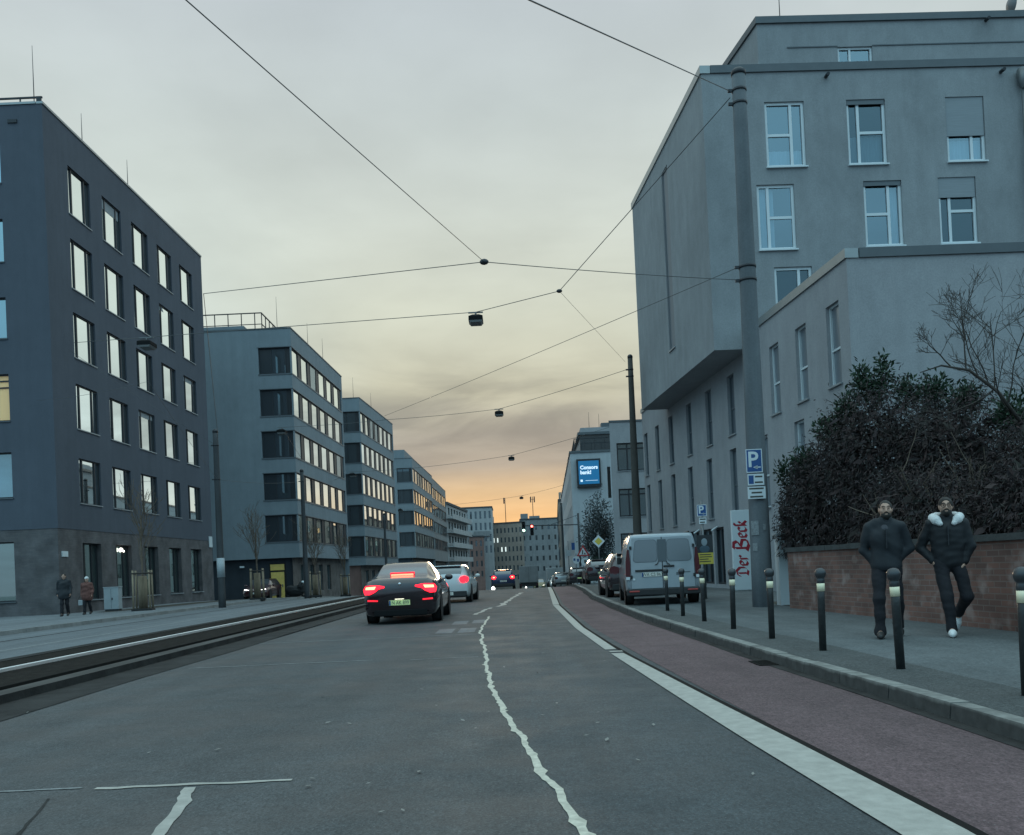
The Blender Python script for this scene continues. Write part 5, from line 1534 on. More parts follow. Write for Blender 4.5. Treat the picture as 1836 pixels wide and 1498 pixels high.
# left pavement furniture
cb = thing('electrical_cabinet', 'pale grey street cabinet beside the guarded young tree', 'cabinet', (-18.1, 41.6, .116))
m = MB(); m.bbox(-.33, .33, -.2, .2, .08, 1.05, .012); m.build('body', M['cabinet'], cb)
m = MB(); m.box(-.35, .35, -.22, .22, 1.05, 1.09); m.build('lid', M['sign_grey'], cb)
m = MB(); m.box(-.3, .3, -.18, .18, -.05, .08); m.build('base', M['metal_dark'], cb)
m = MB(); m.box(-.005, .005, -.205, -.199, .12, 1.0); m.box(.03, .07, -.22, -.2, .5, .6); m.build('door_seam', M['metal_dark'], cb)
wb = thing('covered_motorcycle', 'black covered motor scooter at the corner of the yellow door block', 'scooter', (-15.6, 66.2, zr(66) + .116))
S = SDF((-.9, -.5, -.1), (.9, .5, 1.3), .05)
S.ell((-.1, 0, .45), (.7, .25, .4), .1).ell((.35, 0, .8), (.22, .3, .32), .15).ell((-.45, 0, .62), (.3, .2, .25), .1).cone((.45, -.3, 1.0), (.45, .3, 1.0), .05, .05, .05)
S.wrinkle(.012, 5)
S.build('cover', M['black'], wb)
for x in (-.55, .55): MB().lathe([(.16, -.05), (.26, -.05), (.28, 0), (.26, .05), (.16, .05)], 18, axis='y', c=(x, 0, .28)).build('wheel', M['rubber'], wb)
MB().sphere((.5, -.1, 1.08), .10, 10).build('lamp', M['sign_white'], wb)

# ------------------------------------------------------------------ vehicles
def hermite(xs, ys, x):
    xs = np.array(xs, float); ys = np.array(ys, float)
    d = np.diff(ys) / np.diff(xs)
    mt = np.zeros(len(xs)); mt[0], mt[-1] = d[0], d[-1]
    for i in range(1, len(xs) - 1):
        mt[i] = 0 if d[i - 1] * d[i] <= 0 else 2 * d[i - 1] * d[i] / (d[i - 1] + d[i])
    i = np.clip(np.searchsorted(xs, x) - 1, 0, len(xs) - 2)
    h = xs[i + 1] - xs[i]; t = (x - xs[i]) / h
    return ((2 * t**3 - 3 * t**2 + 1) * ys[i] + (t**3 - 2 * t**2 + t) * h * mt[i] + (-2 * t**3 + 3 * t**2) * ys[i + 1] + (t**3 - t**2) * h * mt[i + 1])
def car_shell(root, st, glass_y, paint, glass, rear_win, front_win, van=False):
    """st rows: y, half width, underside z, belt z, belt half width, roof half width, roof z. y=0 is the tail."""
    st = np.array(st, float)
    ny = 72
    yy = np.unique(np.concatenate([np.linspace(0, st[-1, 0], ny), np.array(glass_y).ravel(), np.array(rear_win), np.array(front_win), [.02, .05, .09, .14]]))
    yy = yy[(yy >= 0) & (yy <= st[-1, 0])]
    col = [hermite(st[:, 0], st[:, i], yy) for i in range(1, 7)]
    W, zb, zbelt, wb, wr, zr_ = col
    rings = []
    for i in range(len(yy)):
        w, b, be, wb_, r_, ro = W[i], zb[i], zbelt[i], wb[i], wr[i], zr_[i]
        zm = b + (be - b) * .52
        pts = [(0, b), (w * .80, b), (w * .94, b + .04), (w * .985, b + .16), (w, zm), (w * .992, (zm + be) / 2), (wb_ + (w - wb_) * .35, be - .05), (wb_, be)]
        for t in (.25, .5, .75, .92):
            bul = .025 * math.sin(math.pi * t) * (1 if ro - be > .2 else 0)
            pts.append((wb_ + (r_ - wb_) * t + bul, be + (ro - .05 - be) * t if ro - be > .1 else be + (ro - be) * t * .7))
        c = .05 if ro - be > .1 else (ro - be) * .3
        pts += [(r_ * .97, ro - c * .45), (r_ * .85, ro - c * .16), (r_ * .5, ro - c * .04), (0, ro)]
        rings.append(pts)
    n = len(rings[0])
    BELT, EAVE = 7, 11
    V = []; idx = {}
    for i, rg in enumerate(rings):
        for s in (1, -1):
            for k, (x, z) in enumerate(rg):
                V.append((s * x, yy[i], z))
    def vid(i, s, k): return (i * 2 + (0 if s > 0 else 1)) * n + k
    body = []; gl = {'side_window': [], 'rear_window': [], 'windscreen': []}
    for i in range(len(yy) - 1):
        ym = (yy[i] + yy[i + 1]) / 2
        for s in (1, -1):
            for k in range(n - 1):
                f = (vid(i, s, k), vid(i + 1, s, k), vid(i + 1, s, k + 1), vid(i, s, k + 1))
                if s < 0: f = f[::-1]
                side = BELT <= k < EAVE and any(a < ym < b for a, b in glass_y)
                topk = k >= EAVE + 1
                if side:
                    q = [j for j, (a, b) in enumerate(glass_y) if a < ym < b][0]
                    gl.setdefault(('side_window', q, s), []).append(f)
                elif topk and rear_win[0] < ym < rear_win[1]: gl['rear_window'].append(f)
                elif topk and front_win[0] < ym < front_win[1]: gl['windscreen'].append(f)
                else: body.append(f)
    last = len(yy) - 1
    capf = [tuple([vid(0, 1, k) for k in range(n)] + [vid(0, -1, k) for k in reversed(range(1, n - 1))])]
    capf += [tuple(reversed([vid(last, 1, k) for k in range(n)] + [vid(last, -1, k) for k in reversed(range(1, n - 1))]))]
    def sub(faces):
        used = sorted({q for f in faces for q in f}); mp = {u: j for j, u in enumerate(used)}
        m = MB(); m.add([V[u] for u in used], [tuple(mp[q] for q in f) for f in faces], True); return m
    sub(body + capf).build('body', paint, root, weld=True)
    for nm, fs in gl.items():
        if fs: sub(fs).build(nm if isinstance(nm, str) else nm[0], glass, root, weld=True)
    return yy, col
def wheels(root, ys, w, r=.33, tw=.22, rim='alloy', z=0):
    for y in ys:
        for s in (-1, 1):
            x = s * (w - tw / 2 - .012)
            m = MB(); m.lathe([(r * .62, -tw / 2), (r * .93, -tw / 2), (r, -tw / 2 + .03), (r, tw / 2 - .03), (r * .93, tw / 2), (r * .62, tw / 2), (r * .62, -tw / 2)], 28, axis='x', c=(x, y, r + z))
            wh = m.build('wheel', M['rubber'], root)
            m = MB(); m.lathe([(0, s * (tw / 2 - .035)), (r * .12, s * (tw / 2 - .03)), (r * .5, s * (tw / 2 - .05)), (r * .62, s * (tw / 2 - .012)), (r * .62, -s * tw / 2 * .8)], 20, axis='x', c=(x, y, r + z)); m.build('rim', M[rim], wh)
            m = MB(); m.lathe([(0, 0), (r * 1.16, 0)], 26, axis='x', c=(s * (w + .003), y, r + .03 + z)); m.build('wheel_arch', M['black'], root)
def rear_plate(root, x, y, z, txt, mat, w=.52, h=.115, lit=None):
    m = MB(); m.bbox(x - w / 2, x + w / 2, y - .012, y, z - h / 2, z + h / 2, .004); p = m.build('number_plate', mat, root)
    m = MB(); m.box(x - w / 2 + .004, x - w / 2 + .045, y - .0135, y - .0122, z - h / 2 + .004, z + h / 2 - .004); m.build('blue_strip', M['sign_blue'], p)
    if txt: text_mesh('lettering', txt, M['plate_ink'], p, h * 1.05, Vector((x + .02, y - .014, z - .003)), FACE_CAM, 'CENTER', .0005, .0, .85)
    if lit:
        m = MB(); m.box(x - .11, x + .11, y - .022, y - .014, z + h / 2 + .022, z + h / 2 + .026); m.build('plate_lamp', lit, root)
    return p
def lens(root, name, poly, yf, mat, t=.12, parent=None, out=.014):
    """lamp lens: polygon (x, z) laid on a tail whose depth is yf(x)"""
    n = len(poly)
    vs = [(x, yf(x) - out, z) for x, z in poly] + [(x, yf(x) + t, z) for x, z in poly]
    m = MB(); m.add(vs, [tuple(range(n)), tuple(reversed(range(n, 2 * n)))] + [(i, (i + 1) % n, n + (i + 1) % n, n + i) for i in range(n)])
    return m.build(name, mat, parent or root)
def mirrors(root, w, y, z, mat):
    for s in (-1, 1):
        m = MB(); m.sphere((s * (w + .10), y, z), .10, 10, sz=.75, sx=1.1, sy=.6); m.box(min(s * (w - .06), s * (w + .05)), max(s * (w - .06), s * (w + .05)), y - .03, y + .03, z - .05, z - .02)
        m.build('side_mirror', mat, root)

# black coupe ahead, brake lights on
k = thing('car', 'black coupe with glowing brake lights and lit number plate straight ahead', 'car', (-2.74, 22.2, 0))
w = .935
ST = [(0, .80, .23, .86, .74, .60, .90), (.05, .86, .20, .93, .80, .66, .985), (.14, .895, .19, .955, .83, .70, 1.03), (.35, .92, .19, .965, .85, .68, 1.055), (.62, w, .18, .965, .855, .66, 1.10), (1.05, w, .18, .965, .86, .60, 1.285),
      (1.5, w, .18, .96, .86, .575, 1.385), (2.1, w, .18, .95, .86, .58, 1.405), (2.6, w, .18, .94, .86, .60, 1.36), (3.25, w, .18, .93, .86, .70, 1.00), (3.5, w, .18, .92, .85, .72, .965), (4.2, .92, .19, .84, .82, .68, .88), (4.6, .86, .22, .72, .74, .6, .76), (4.72, .70, .28, .62, .6, .5, .65)]
car_shell(k, ST, [(1.15, 1.95), (2.02, 3.0)], M['car_black'], M['car_glass'], (.52, 1.36), (2.62, 3.2))
yf = lambda x: .045 * max(0, (abs(x) - .62) / .28) ** 2 - .014
for s in (-1, 1):
    tl = lens(k, 'tail_lamp', [(s * x, z) for x, z in [(.38, .865), (.60, .895), (.84, .885), (.895, .80), (.87, .69), (.74, .685), (.62, .735), (.53, .80), (.38, .83)]], yf, M['tail_glow'])
    lens(k, 'brake_lamp', [(s * x, z) for x, z in [(.58, .865), (.83, .855), (.84, .80), (.62, .80)]], yf, M['tail_core'], parent=tl, out=.02)
    lens(k, 'rear_reflector', [(s * x, z) for x, z in [(.55, .555), (.80, .57), (.80, .535), (.55, .525)]], yf, M['tail_red'])
    m = MB(); m.bbox(s * .62 - .10, s * .62 + .10, .0, .1, .25, .31, .02); m.build('exhaust_pipe', M['chrome'], k)
m = MB(); m.bbox(-.66, .66, -.014, .12, .185, .34, .03); m.build('diffuser', M['lamp_black'], k)
rear_plate(k, -.02, -.012, .485, 'N AK 899', M['plate_lit'], lit=M['lamp_plate'])
m = MB(); m.bbox(-.28, .28, .60, .66, 1.085, 1.125, .01); hb0 = m.build('high_brake_lamp', M['brake_high'], k)
m = MB(); m.bbox(-.31, .31, .662, .70, 1.075, 1.165, .01); m.build('brake_glow', M['tail_red'], hb0)  # red glow round the brake lamp, added as an emitting box
m = MB(); m.sphere((0, -.008, .90), .035, 10, sy=.3); m.build('badge', M['chrome'], k)
wheels(k, (.95, 3.75), w, .335, .24)
k.scale = (.985, 1, 1.075)
mirrors(k, w - .03, 2.95, 1.0, M['car_black'])

def hatch(label, loc, rotz, paint, brake, plate_txt, plate_mat, H=1.46, W=.90, L=4.1, group='cars driving ahead', face='tail', plate_z=.62):
    k = thing('car', label, 'car', loc, rotz, group)
    z = H / 1.46
    ST = [(0, W * .86, .34, .86 * z, W * .80, W * .62, 1.0 * z), (.05, W * .93, .28, .93 * z, W * .87, W * .66, 1.12 * z), (.16, W * .97, .24, .95 * z, W * .90, W * .69, 1.27 * z), (.34, W, .20, .96 * z, W * .91, W * .70, 1.40 * z), (.75, W, .19, .96 * z, W * .92, W * .705, 1.445 * z),
          (1.6, W, .19, .94 * z, W * .92, W * .70, 1.46 * z), (2.2, W, .19, .93 * z, W * .92, W * .70, 1.43 * z), (3.0, W, .19, .93 * z, W * .91, W * .76, 1.02 * z), (3.25, W, .19, .90 * z, W * .9, W * .76, .96 * z), (3.8, W * .96, .22, .80 * z, W * .86, W * .7, .84 * z), (4.0, W * .88, .26, .66, W * .76, W * .6, .70), (4.1, W * .72, .3, .58, W * .62, W * .5, .62)]
    ST = [(a * L / 4.1, *r) for a, *r in ST]
    car_shell(k, ST, [(.55, 1.45), (1.53, 2.7)], paint, M['car_glass'], (.045, .30), (2.25, 2.95))
    yf = lambda x: .06 * max(0, (abs(x) - .5) / .4) ** 2 - .012
    for s in (-1, 1):
        tl = lens(k, 'tail_lamp', [(s * x * W / .9, zz_ * z) for x, zz_ in [(.50, .90), (.56, .99), (.70, 1.03), (.82, .99), (.86, .90), (.82, .79), (.68, .75), (.56, .79)]], yf, M['tail_glow'] if brake else M['tail_off'])
        if brake: lens(k, 'brake_lamp', [(s * x * W / .9, zz_ * z) for x, zz_ in [(.60, .94), (.74, .94), (.75, .86), (.62, .86)]], yf, M['tail_core'] if brake > 1 else M['tail_glow'], parent=tl, out=.02)
        lens(k, 'head_lamp', [(s * x * W / .9, zz_) for x, zz_ in [(.42, .70), (.72, .76), (.76, .66), (.45, .62)]], lambda x: 4.02 * L / 4.1 - .12 * (abs(x) / .7) ** 2, M['head_lamp'] if face == 'nose' else M['car_glass'], t=-.05, out=-.045)
    m = MB(); m.bbox(-W * .86, W * .86, -.008, .15, .24, .46, .03); m.build('bumper_trim', M['plastic'], k)
    m = MB(); m.bbox(-.56, .56, .23, .40, 1.40 * z, 1.44 * z, .015); m.build('roof_spoiler', paint, k)
    if brake > 1: 
        m = MB(); m.box(-.2, .2, .222, .232, 1.405 * z, 1.43 * z); m.build('high_brake_lamp', M['tail_core'], k)
    rear_plate(k, 0, -.010, plate_z * z, plate_txt, plate_mat)
    if face == 'nose':
        m = MB(); m.bbox(-.26, .26, 4.10 * L / 4.1, 4.115 * L / 4.1, .42, .53, .004); m.build('number_plate', plate_mat, k)
    m = MB(); m.box(-.4, .4, L - .02, L + .01, .34, .58); m.build('grille', M['plastic'], k)
    wheels(k, (.72 * L / 4.1, 3.25 * L / 4.1), W, .32, .21)
    mirrors(k, W - .03, 2.72 * L / 4.1, 1.0 * z, paint)
    return k
hatch('white hatchback with a round red tail lamp partly hidden behind the black coupe', (-2.55, 35.0, 0), -.05, M['car_white'], 1, 'N SK 41', M['plate_dull'], plate_z=.36)
hatch('dark blue small car with bright brake lights driving over the crest', (-.72, 66.5, zr(66.5)), 0, M['car_blue'], 2, 'N PE 27', M['plate_dull'], W=.88, L=3.9)
PI = math.pi
# parked along the right kerb
hatch('dark car parked nose in behind the white van, only its bright-edged side showing', (3.98, 29.8, .116), 0, M['car_black'], 0, '', M['plate_dull'], group='cars parked along the right kerb')
hatch('dark parked car with a number plate lit bright yellow-white beside the van', (5.05, 52, zr(52) + .1), 0, M['car_black'], 0, '', M['plate_lit'], H=1.42, group='cars parked along the right kerb', plate_z=.66)
hatch('dark green-grey parked car with a plate lit yellow, second in the line beyond the van', (5.45, 75, zr(75) + .1), .0, M['car_black'], 0, '', M['plate_lit'], group='cars parked along the right kerb', plate_z=.60)
hatch('silver parked car far along the right kerb behind the signs', (5.0, 92, zr(92) + .1), .03, M['car_silver'], 0, '', M['plate_dull'], group='cars parked along the right kerb')
hatch('white car coming towards us beyond the crest', (5.0, 107, zr(107)), PI, M['car_white'], 0, '', M['plate_dull'], group='oncoming cars', face='nose')
hatch('small yellowish car beyond the crest left of the white oncoming car', (3.9, 140, zr(140)), PI, M['car_tan'], 0, '', M['plate_dull'], H=1.6, group='oncoming cars', face='nose')
hatch('dark red car parked nose towards us in the yard beside the yellow door', (-17.75, 67.2, zr(66) + .116), PI, M['car_red'], 0, '', M['plate_dull'], group='cars parked in the yard', face='nose')
# far box truck and box van
def box_truck(label, loc, rotz, w, h, l, mat):
    t = thing('box_truck', label, 'truck', loc, rotz)
    m = MB(); m.bbox(-w / 2, w / 2, 0, l - 2.2, .9, h, .04); m.build('cargo_box', mat, t)
    m = MB(); m.bbox(-w / 2 * .94, w / 2 * .94, l - 2.1, l, .55, min(h, 2.7), .12); cb_ = m.build('cab', M['car_white'], t)
    m = MB(); m.box(-w / 2 * .8, w / 2 * .8, l - .01, l + .01, 1.6, 2.3); m.build('windscreen', M['car_glass'], cb_)
    m = MB(); m.box(-w / 2 * .9, w / 2 * .9, .1, l - .2, .45, .88); m.build('chassis', M['plastic'], t)
    m = MB(); m.box(-.012, .012, -.012, -.001, 1.0, h - .1); m.box(-w / 2 + .05, w / 2 - .05, -.012, -.001, .92, 1.0); m.build('door_seam', M['plastic'], t)
    for s in (-1, 1):
        m = MB(); m.box(s * w * .42 - .1, s * w * .42 + .1, -.03, .0, .6, .75); m.build('tail_lamp', M['tail_off'], t)
    wheels(t, (1.2, l - 1.3), w / 2, .42, .26)
    return t
box_truck('grey box truck seen from behind beyond the crest', (2.1, 122, zr(122)), 0, 2.5, 3.15, 7.0, M['far_grey'])
box_truck('white box van beyond the crest in front of the dark house row', (5.9, 128, zr(128)), 0, 2.2, 2.9, 6.0, M['far_pale'])

# the van on the pavement
v = thing('van', 'pale blue-white panel van parked on the right pavement, two windowed rear doors', 'van', (3.84, 23.6, .116), -.075)
W = .955
SV = [(0, W * .94, .42, 1.18, W * .92, W * .80, 1.90), (.05, W * .965, .38, 1.20, W * .94, W * .83, 1.945), (.14, W * .985, .32, 1.20, W * .955, W * .845, 1.965), (.4, W, .27, 1.20, W * .965, W * .85, 1.975), (1.5, W, .26, 1.20, W * .97, W * .85, 1.98), (2.9, W, .26, 1.18, W * .97, W * .84, 1.975),
      (3.3, W, .26, 1.16, W * .96, W * .83, 1.93), (3.95, W, .26, 1.14, W * .95, W * .80, 1.32), (4.2, W * .98, .26, 1.10, W * .93, W * .78, 1.18), (4.7, W * .93, .28, .90, W * .85, W * .7, .95), (4.85, W * .8, .32, .7, W * .7, W * .6, .75)]
car_shell(v, SV, [(2.3, 3.35)], M['van_paint'], M['car_glass'], (-1, -.9), (3.36, 3.92))
def door(s):
    n = 'rear_door'
    x0, x1 = (.012, .80) if s > 0 else (-.80, -.012)
    m = MB(); m.prism([(x0, .47), (x1, .47), (x1, 1.2), (x1 * .95 if s > 0 else x1, 1.86), (x0 if s > 0 else x0 * .95, 1.86), (x0, 1.2)] if s > 0 else [(x0, .47), (x1, .47), (x1, 1.86), (x0 * .95, 1.86), (x0, 1.2)], Fr(0, -.0, 1, 0), .0, .022)
    d = m.build(n, M['van_paint'], v)
    a, b = (.13, .735) if s > 0 else (-.735, -.13)
    rr = .09; poly = []
    tl, tr_ = (a + .0, b - .05) if s > 0 else (a + .05, b)
    for cx, cz, q0 in ((b - rr, 1.19 + rr, -90), (tr_ - rr, 1.79 - rr, 0), (tl + rr, 1.79 - rr, 90), (a + rr, 1.19 + rr, 180)):
        for q in (0, 30, 60, 90): poly.append((cx + rr * math.cos(rad(q0 + q)), cz + rr * math.sin(rad(q0 + q))))
    m = MB(); m.prism([(x * 1.035 - (a + b) / 2 * .035, z * 1.03 - 1.49 * .03) for x, z in poly], Fr(0, 0, 1, 0), .0222, .0262); m.build('window_seal', M['frame_grey'], d)
    m = MB(); m.prism(poly, Fr(0, 0, 1, 0), .0264, .030); m.build('window', M['van_glass'], d)
    m = MB()
    hx = x1 if s > 0 else x0
    for hz in (.75, 1.55): m.bbox(hx - .03, hx + .03, -.06, -.01, hz, hz + .09, .01)
    m.build('hinge', M['plastic'], d)
    # wiper by the middle
    m = MB(); e = .10 * s; m.tube([(e * 1.0, -.045, 1.20), (e * 1.25, -.04, 1.13), (e * 1.9, -.035, 1.10)], .012, 6); m.build('wiper', M['plastic'], d)
    return d
dl = door(-1); drr = door(1)
m = MB(); m.box(-.012, .012, -.020, .0, .47, 1.86); m.build('door_gap', M['black'], v)
m = MB(); m.bbox(-.11, .11, -.034, -.022, 1.19, 1.80, .01); m.build('centre_panel', M['frame_grey'], v)
m = MB(); m.bbox(.02, .30, -.055, -.022, 1.03, 1.085, .015); m.build('handle', M['plastic'], drr)
m = MB(); m.bbox(-.70, .06, -.045, -.022, .925, .985, .012); m.build('plate_trim', M['plastic'], dl)
rear_plate(v, -.28, -.024, .845, 'WA CS 863', M['plate_dull'], .52, .12)
m = MB(); m.sphere((-.74, -.03, .72), .035, 8, sy=.3); m.build('sticker', M['sign_white'], v)
for s in (-1, 1):
    m = MB(); m.prism([(s * .83, .72), (s * .945, .72), (s * .935, 1.22), (s * .885, 1.55), (s * .845, 1.55), (s * .815, 1.2)], Fr(0, -.0, 1, 0), -.05, .028); tl = m.build('tail_lamp', M['tail_off'], v)
    m = MB(); m.prism([(s * .84, .72), (s * .94, .72), (s * .94, .80), (s * .835, .80)], Fr(0, -.0, 1, 0), .0285, .032); m.build('lens', M['sign_white'], tl)
    m = MB(); m.bbox(s * .74 - .13, s * .74 + .13, -.075, -.05, .375, .415, .01); m.build('rear_reflector', M['reflector'], v)
    m = MB(); m.bbox(s * .97 - .06, s * .97 + .06, 3.2, 3.32, 1.15, 1.38, .03); m.box(s * .93 - .03, s * .93 + .03, 3.23, 3.3, 1.18, 1.24); m.build('side_mirror', M['plastic'], v)
m = MB(); m.bbox(-.93, .93, -.055, .25, .27, .46, .03); m.build('bumper', M['plastic'], v)
m = MB(); m.box(.34, .5, -.024, -.0225, .80, .88); m.box(.55, .7, -.024, -.0225, .86, .89); m.build('badge', M['frame_grey'], drr)
m = MB(); m.bbox(-.75, -.70, .2, 3.0, 1.965, 2.0, .012); m.bbox(.70, .75, .2, 3.0, 1.965, 2.0, .012); m.build('roof_rail', M['plastic'], v)
wheels(v, (.85, 3.85), W, .33, .22)
v.scale = (1, 1, .935)
# unidentified white lights on the crest, given a stud shape
for x, y, r_, l in [(-1.20, 54.5, .11, 'large bright white light glowing at the crest below the blue car'), (.78, 57.0, .045, 'small bright white light at the crest right of the blue car')]:
    t = thing('crest_light', l, 'light', (x, y, zr(y)), 0, 'lights on the crest')
    m = MB(); m.lathe([(r_ * 1.5, 0), (r_ * 1.5, .01), (r_, .03), (0, .03)], 14); m.build('base', M['metal_grey'], t)
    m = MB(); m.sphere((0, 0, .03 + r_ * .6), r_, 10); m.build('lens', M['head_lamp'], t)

# ------------------------------------------------------------------ vegetation
def leaf_mass(name, parent, mat, blobs, n, ln, wd, droop=.6, off=(0, 0, 0), seed=1, shell=.45, spread=.5, zmin=None):
    """leaf-sized faces spread through a union of ellipsoids, thicker towards the outside"""
    rs = np.random.RandomState(seed)
    vol = np.array([b[3] * b[4] * b[5] for b in blobs]) ** .72
    pick = rs.choice(len(blobs), n, p=vol / vol.sum())
    B = np.array(blobs)[pick]
    d = rs.normal(size=(n, 3)); d /= np.linalg.norm(d, axis=1)[:, None]
    r = (1 - shell * rs.rand(n) ** 1.6) * (1 + .10 * rs.normal(size=n))
    # clumps: the surface swells and sinks
    ph = rs.rand(4, 3) * 6.28; fr = rs.uniform(-4.5, 4.5, (4, 3))
    cl = sum(np.sin(d @ fr[i] * 1.6 + ph[i].sum() + B[:, i % 3]) for i in range(4)) * .055
    P = B[:, :3] + d * B[:, 3:] * (r + cl)[:, None]
    keep = rs.rand(n) < (.78 + .5 * np.sin(P[:, 0] * 5.1 + 1) * np.sin(P[:, 1] * 4.3) * np.sin(P[:, 2] * 5.7))
    if zmin is not None: keep &= P[:, 2] > zmin
    P = P[keep]; d = d[keep]; n = len(P)
    ax = d * spread + rs.normal(size=(n, 3)) * .55; ax[:, 2] -= droop
    ax /= np.linalg.norm(ax, axis=1)[:, None]
    sd = np.cross(ax, rs.normal(size=(n, 3))); sd /= np.linalg.norm(sd, axis=1)[:, None]
    L = ln * rs.uniform(.55, 1.3, n)[:, None]; Wd = wd * rs.uniform(.6, 1.3, n)[:, None]
    P = P - np.array(off)
    V = np.empty((n, 4, 3))
    V[:, 0] = P; V[:, 1] = P + ax * L * .5 + sd * Wd * .5; V[:, 2] = P + ax * L; V[:, 3] = P + ax * L * .5 - sd * Wd * .5
    me = bpy.data.meshes.new(name)
    me.vertices.add(n * 4); me.vertices.foreach_set('co', V.reshape(-1))
    me.loops.add(n * 4); me.loops.foreach_set('vertex_index', np.arange(n * 4, dtype=np.int32))
    me.polygons.add(n); me.polygons.foreach_set('loop_start', np.arange(0, n * 4, 4, dtype=np.int32))
    me.update(); me.validate()
    me.materials.append(mat)
    o = bpy.data.objects.new(name, me); C.objects.link(o); o.parent = parent
    return o
def grow(m, p, d, ln, r, depth, rs, bend=.25, split=(2, 3), shrink=.68, minr=.004, up=.12, sides=6):
    pts = [Vector(p)]; rr = [r]
    d = Vector(d).normalized(); n = 4
    for i in range(n):
        d = (d + Vector((rs.uniform(-bend, bend), rs.uniform(-bend, bend), rs.uniform(-bend, bend) + up)) * .5).normalized()
        pts.append(pts[-1] + d * ln / n); rr.append(max(minr, r * (1 - .38 * (i + 1) / n)))
    m.tube(pts, rr, sides if r > .02 else 4, caps=False)
    if depth <= 0: return
    for k in range(rs.randint(*split)):
        t = rs.uniform(.45, 1.0); i = min(n - 1, int(t * n)); q = pts[i].lerp(pts[i + 1], t * n - i)
        a = Vector((rs.uniform(-1, 1), rs.uniform(-1, 1), rs.uniform(-.5, .9))).normalized()
        grow(m, q, (d * .9 + a * .85), ln * shrink * rs.uniform(.75, 1.15), max(minr, rr[i] * .62), depth - 1, rs, bend, split, shrink, minr, up, sides)

# the big evergreen behind the wall
bush = thing('evergreen_bush', 'large dark drooping evergreen bush spilling over the brick wall', 'bush', (7.4, 18.3, .1)); ob = (7.4, 18.3, .1)
blobs = [(6.9, 19.6, 2.35, .90, 1.2, 1.45), (7.55, 18.7, 2.9, 1.15, 1.4, 1.75), (8.35, 17.4, 2.6, 1.15, 1.5, 1.65), (8.75, 15.4, 2.0, 1.0, 1.6, 1.25), (6.42, 20.35, 1.9, .50, .7, 1.35), (7.25, 16.9, 1.75, .85, 2.6, .95), (8.0, 14.0, 1.7, .8, 1.6, .85), (9.5, 13.2, 1.7, 1.2, 1.6, .9)]
leaf_mass('foliage', bush, M['leaf_bush'], blobs, 125000, .105, .022, .75, ob, 3, .34, zmin=1.25)
leaf_mass('inner_foliage', bush, M['leaf_bush'], [(a, b, c, d * .72, e * .72, f * .72) for a, b, c, d, e, f in blobs], 14000, .24, .10, .6, ob, 31, .5, zmin=1.2)
tops = [(7.42, 19.1, 4.75, .16, .2, .42), (7.85, 19.0, 4.85, .15, .2, .45), (7.62, 19.0, 4.55, .2, .25, .4), (7.15, 19.2, 4.25, .22, .25, .35), (6.85, 19.5, 3.85, .3, .3, .3), (8.35, 17.9, 4.28, .28, .3, .35), (8.7, 17.4, 4.0, .25, .3, .35), (6.5, 20.2, 3.25, .25, .3, .3), (8.05, 18.4, 4.35, .2, .25, .35), (9.0, 16.3, 3.5, .3, .4, .4), (6.2, 20.6, 3.05, .2, .25, .3)]
leaf_mass('leaf_tips', bush, M['leaf_top'], tops, 7000, .12, .045, -.25, ob, 5, .9)
rs = random.Random(5); m = MB()
for i in range(9):
    x, y = rs.uniform(6.9, 8.6), rs.uniform(15.5, 19.8)
    grow(m, (x - ob[0], y - ob[1], -.1), (rs.uniform(-.2, .2), rs.uniform(-.2, .2), 1), rs.uniform(1.5, 2.2), .05, 2, rs)
leaf_mass('dry_twigs', bush, M['twig_dry'], blobs, 2600, .22, .016, .9, ob, 9, .12, zmin=1.3)  # dry twigs, scattered as long thin loose faces
m.build('stems', M['bark_pale'], bush)
# bare shrub tree on its right
bt = thing('bare_tree', 'leafless branching tree arching over the right end of the bush', 'tree', (9.1, 15.2, .1)); ot = Vector((9.1, 15.2, .1))
rs = random.Random(21); m = MB()
m.tube([Vector(p) - ot for p in [(9.1, 15.2, .0), (9.0, 15.2, 1.2), (8.8, 15.15, 2.4), (8.45, 15.05, 3.2)]], [.07, .06, .05, .04], 8)
m.build('trunk', M['bark'], bt)
m = MB()
arch = [Vector(p) - ot for p in [(8.45, 15.05, 3.2), (8.05, 15, 3.75), (7.6, 15, 4.12), (7.15, 15, 4.22), (6.8, 15, 4.12)]]
m.tube(arch, [.034, .028, .022, .015, .008], 6)
for p, d, ln in [((7.75, 15, 4.0), (-.25, 0, 1), .95), ((7.55, 15, 4.15), (.1, 0, 1), .75), ((8.0, 15, 3.8), (.3, -.1, 1), 1.1), ((8.4, 15.05, 3.25), (.5, .1, 1), 1.6), ((8.5, 15.1, 3.1), (.9, -.2, .8), 1.6), ((8.2, 15, 3.55), (.1, -.3, 1), 1.2), ((7.3, 15, 4.2), (-.4, .1, .6), .5), ((8.75, 15.1, 2.6), (.6, .1, .9), 1.7), ((8.3, 15.1, 3.4), (-.4, -.3, .2), 1.0), ((8.0, 15.0, 3.8), (-.3, .2, -.3), .8), ((7.9, 15, 3.9), (-.7, -.2, .9), .9), ((8.6, 15.1, 2.9), (.2, -.5, .8), 1.3), ((8.55, 15.1, 3.0), (.7, .1, 1.2), 2.0)]:
    grow(m, Vector(p) - ot, d, ln, .013, 3, rs, .38, (3, 5), .60, .0028, .08)
m.build('branches', M['bark'], bt)
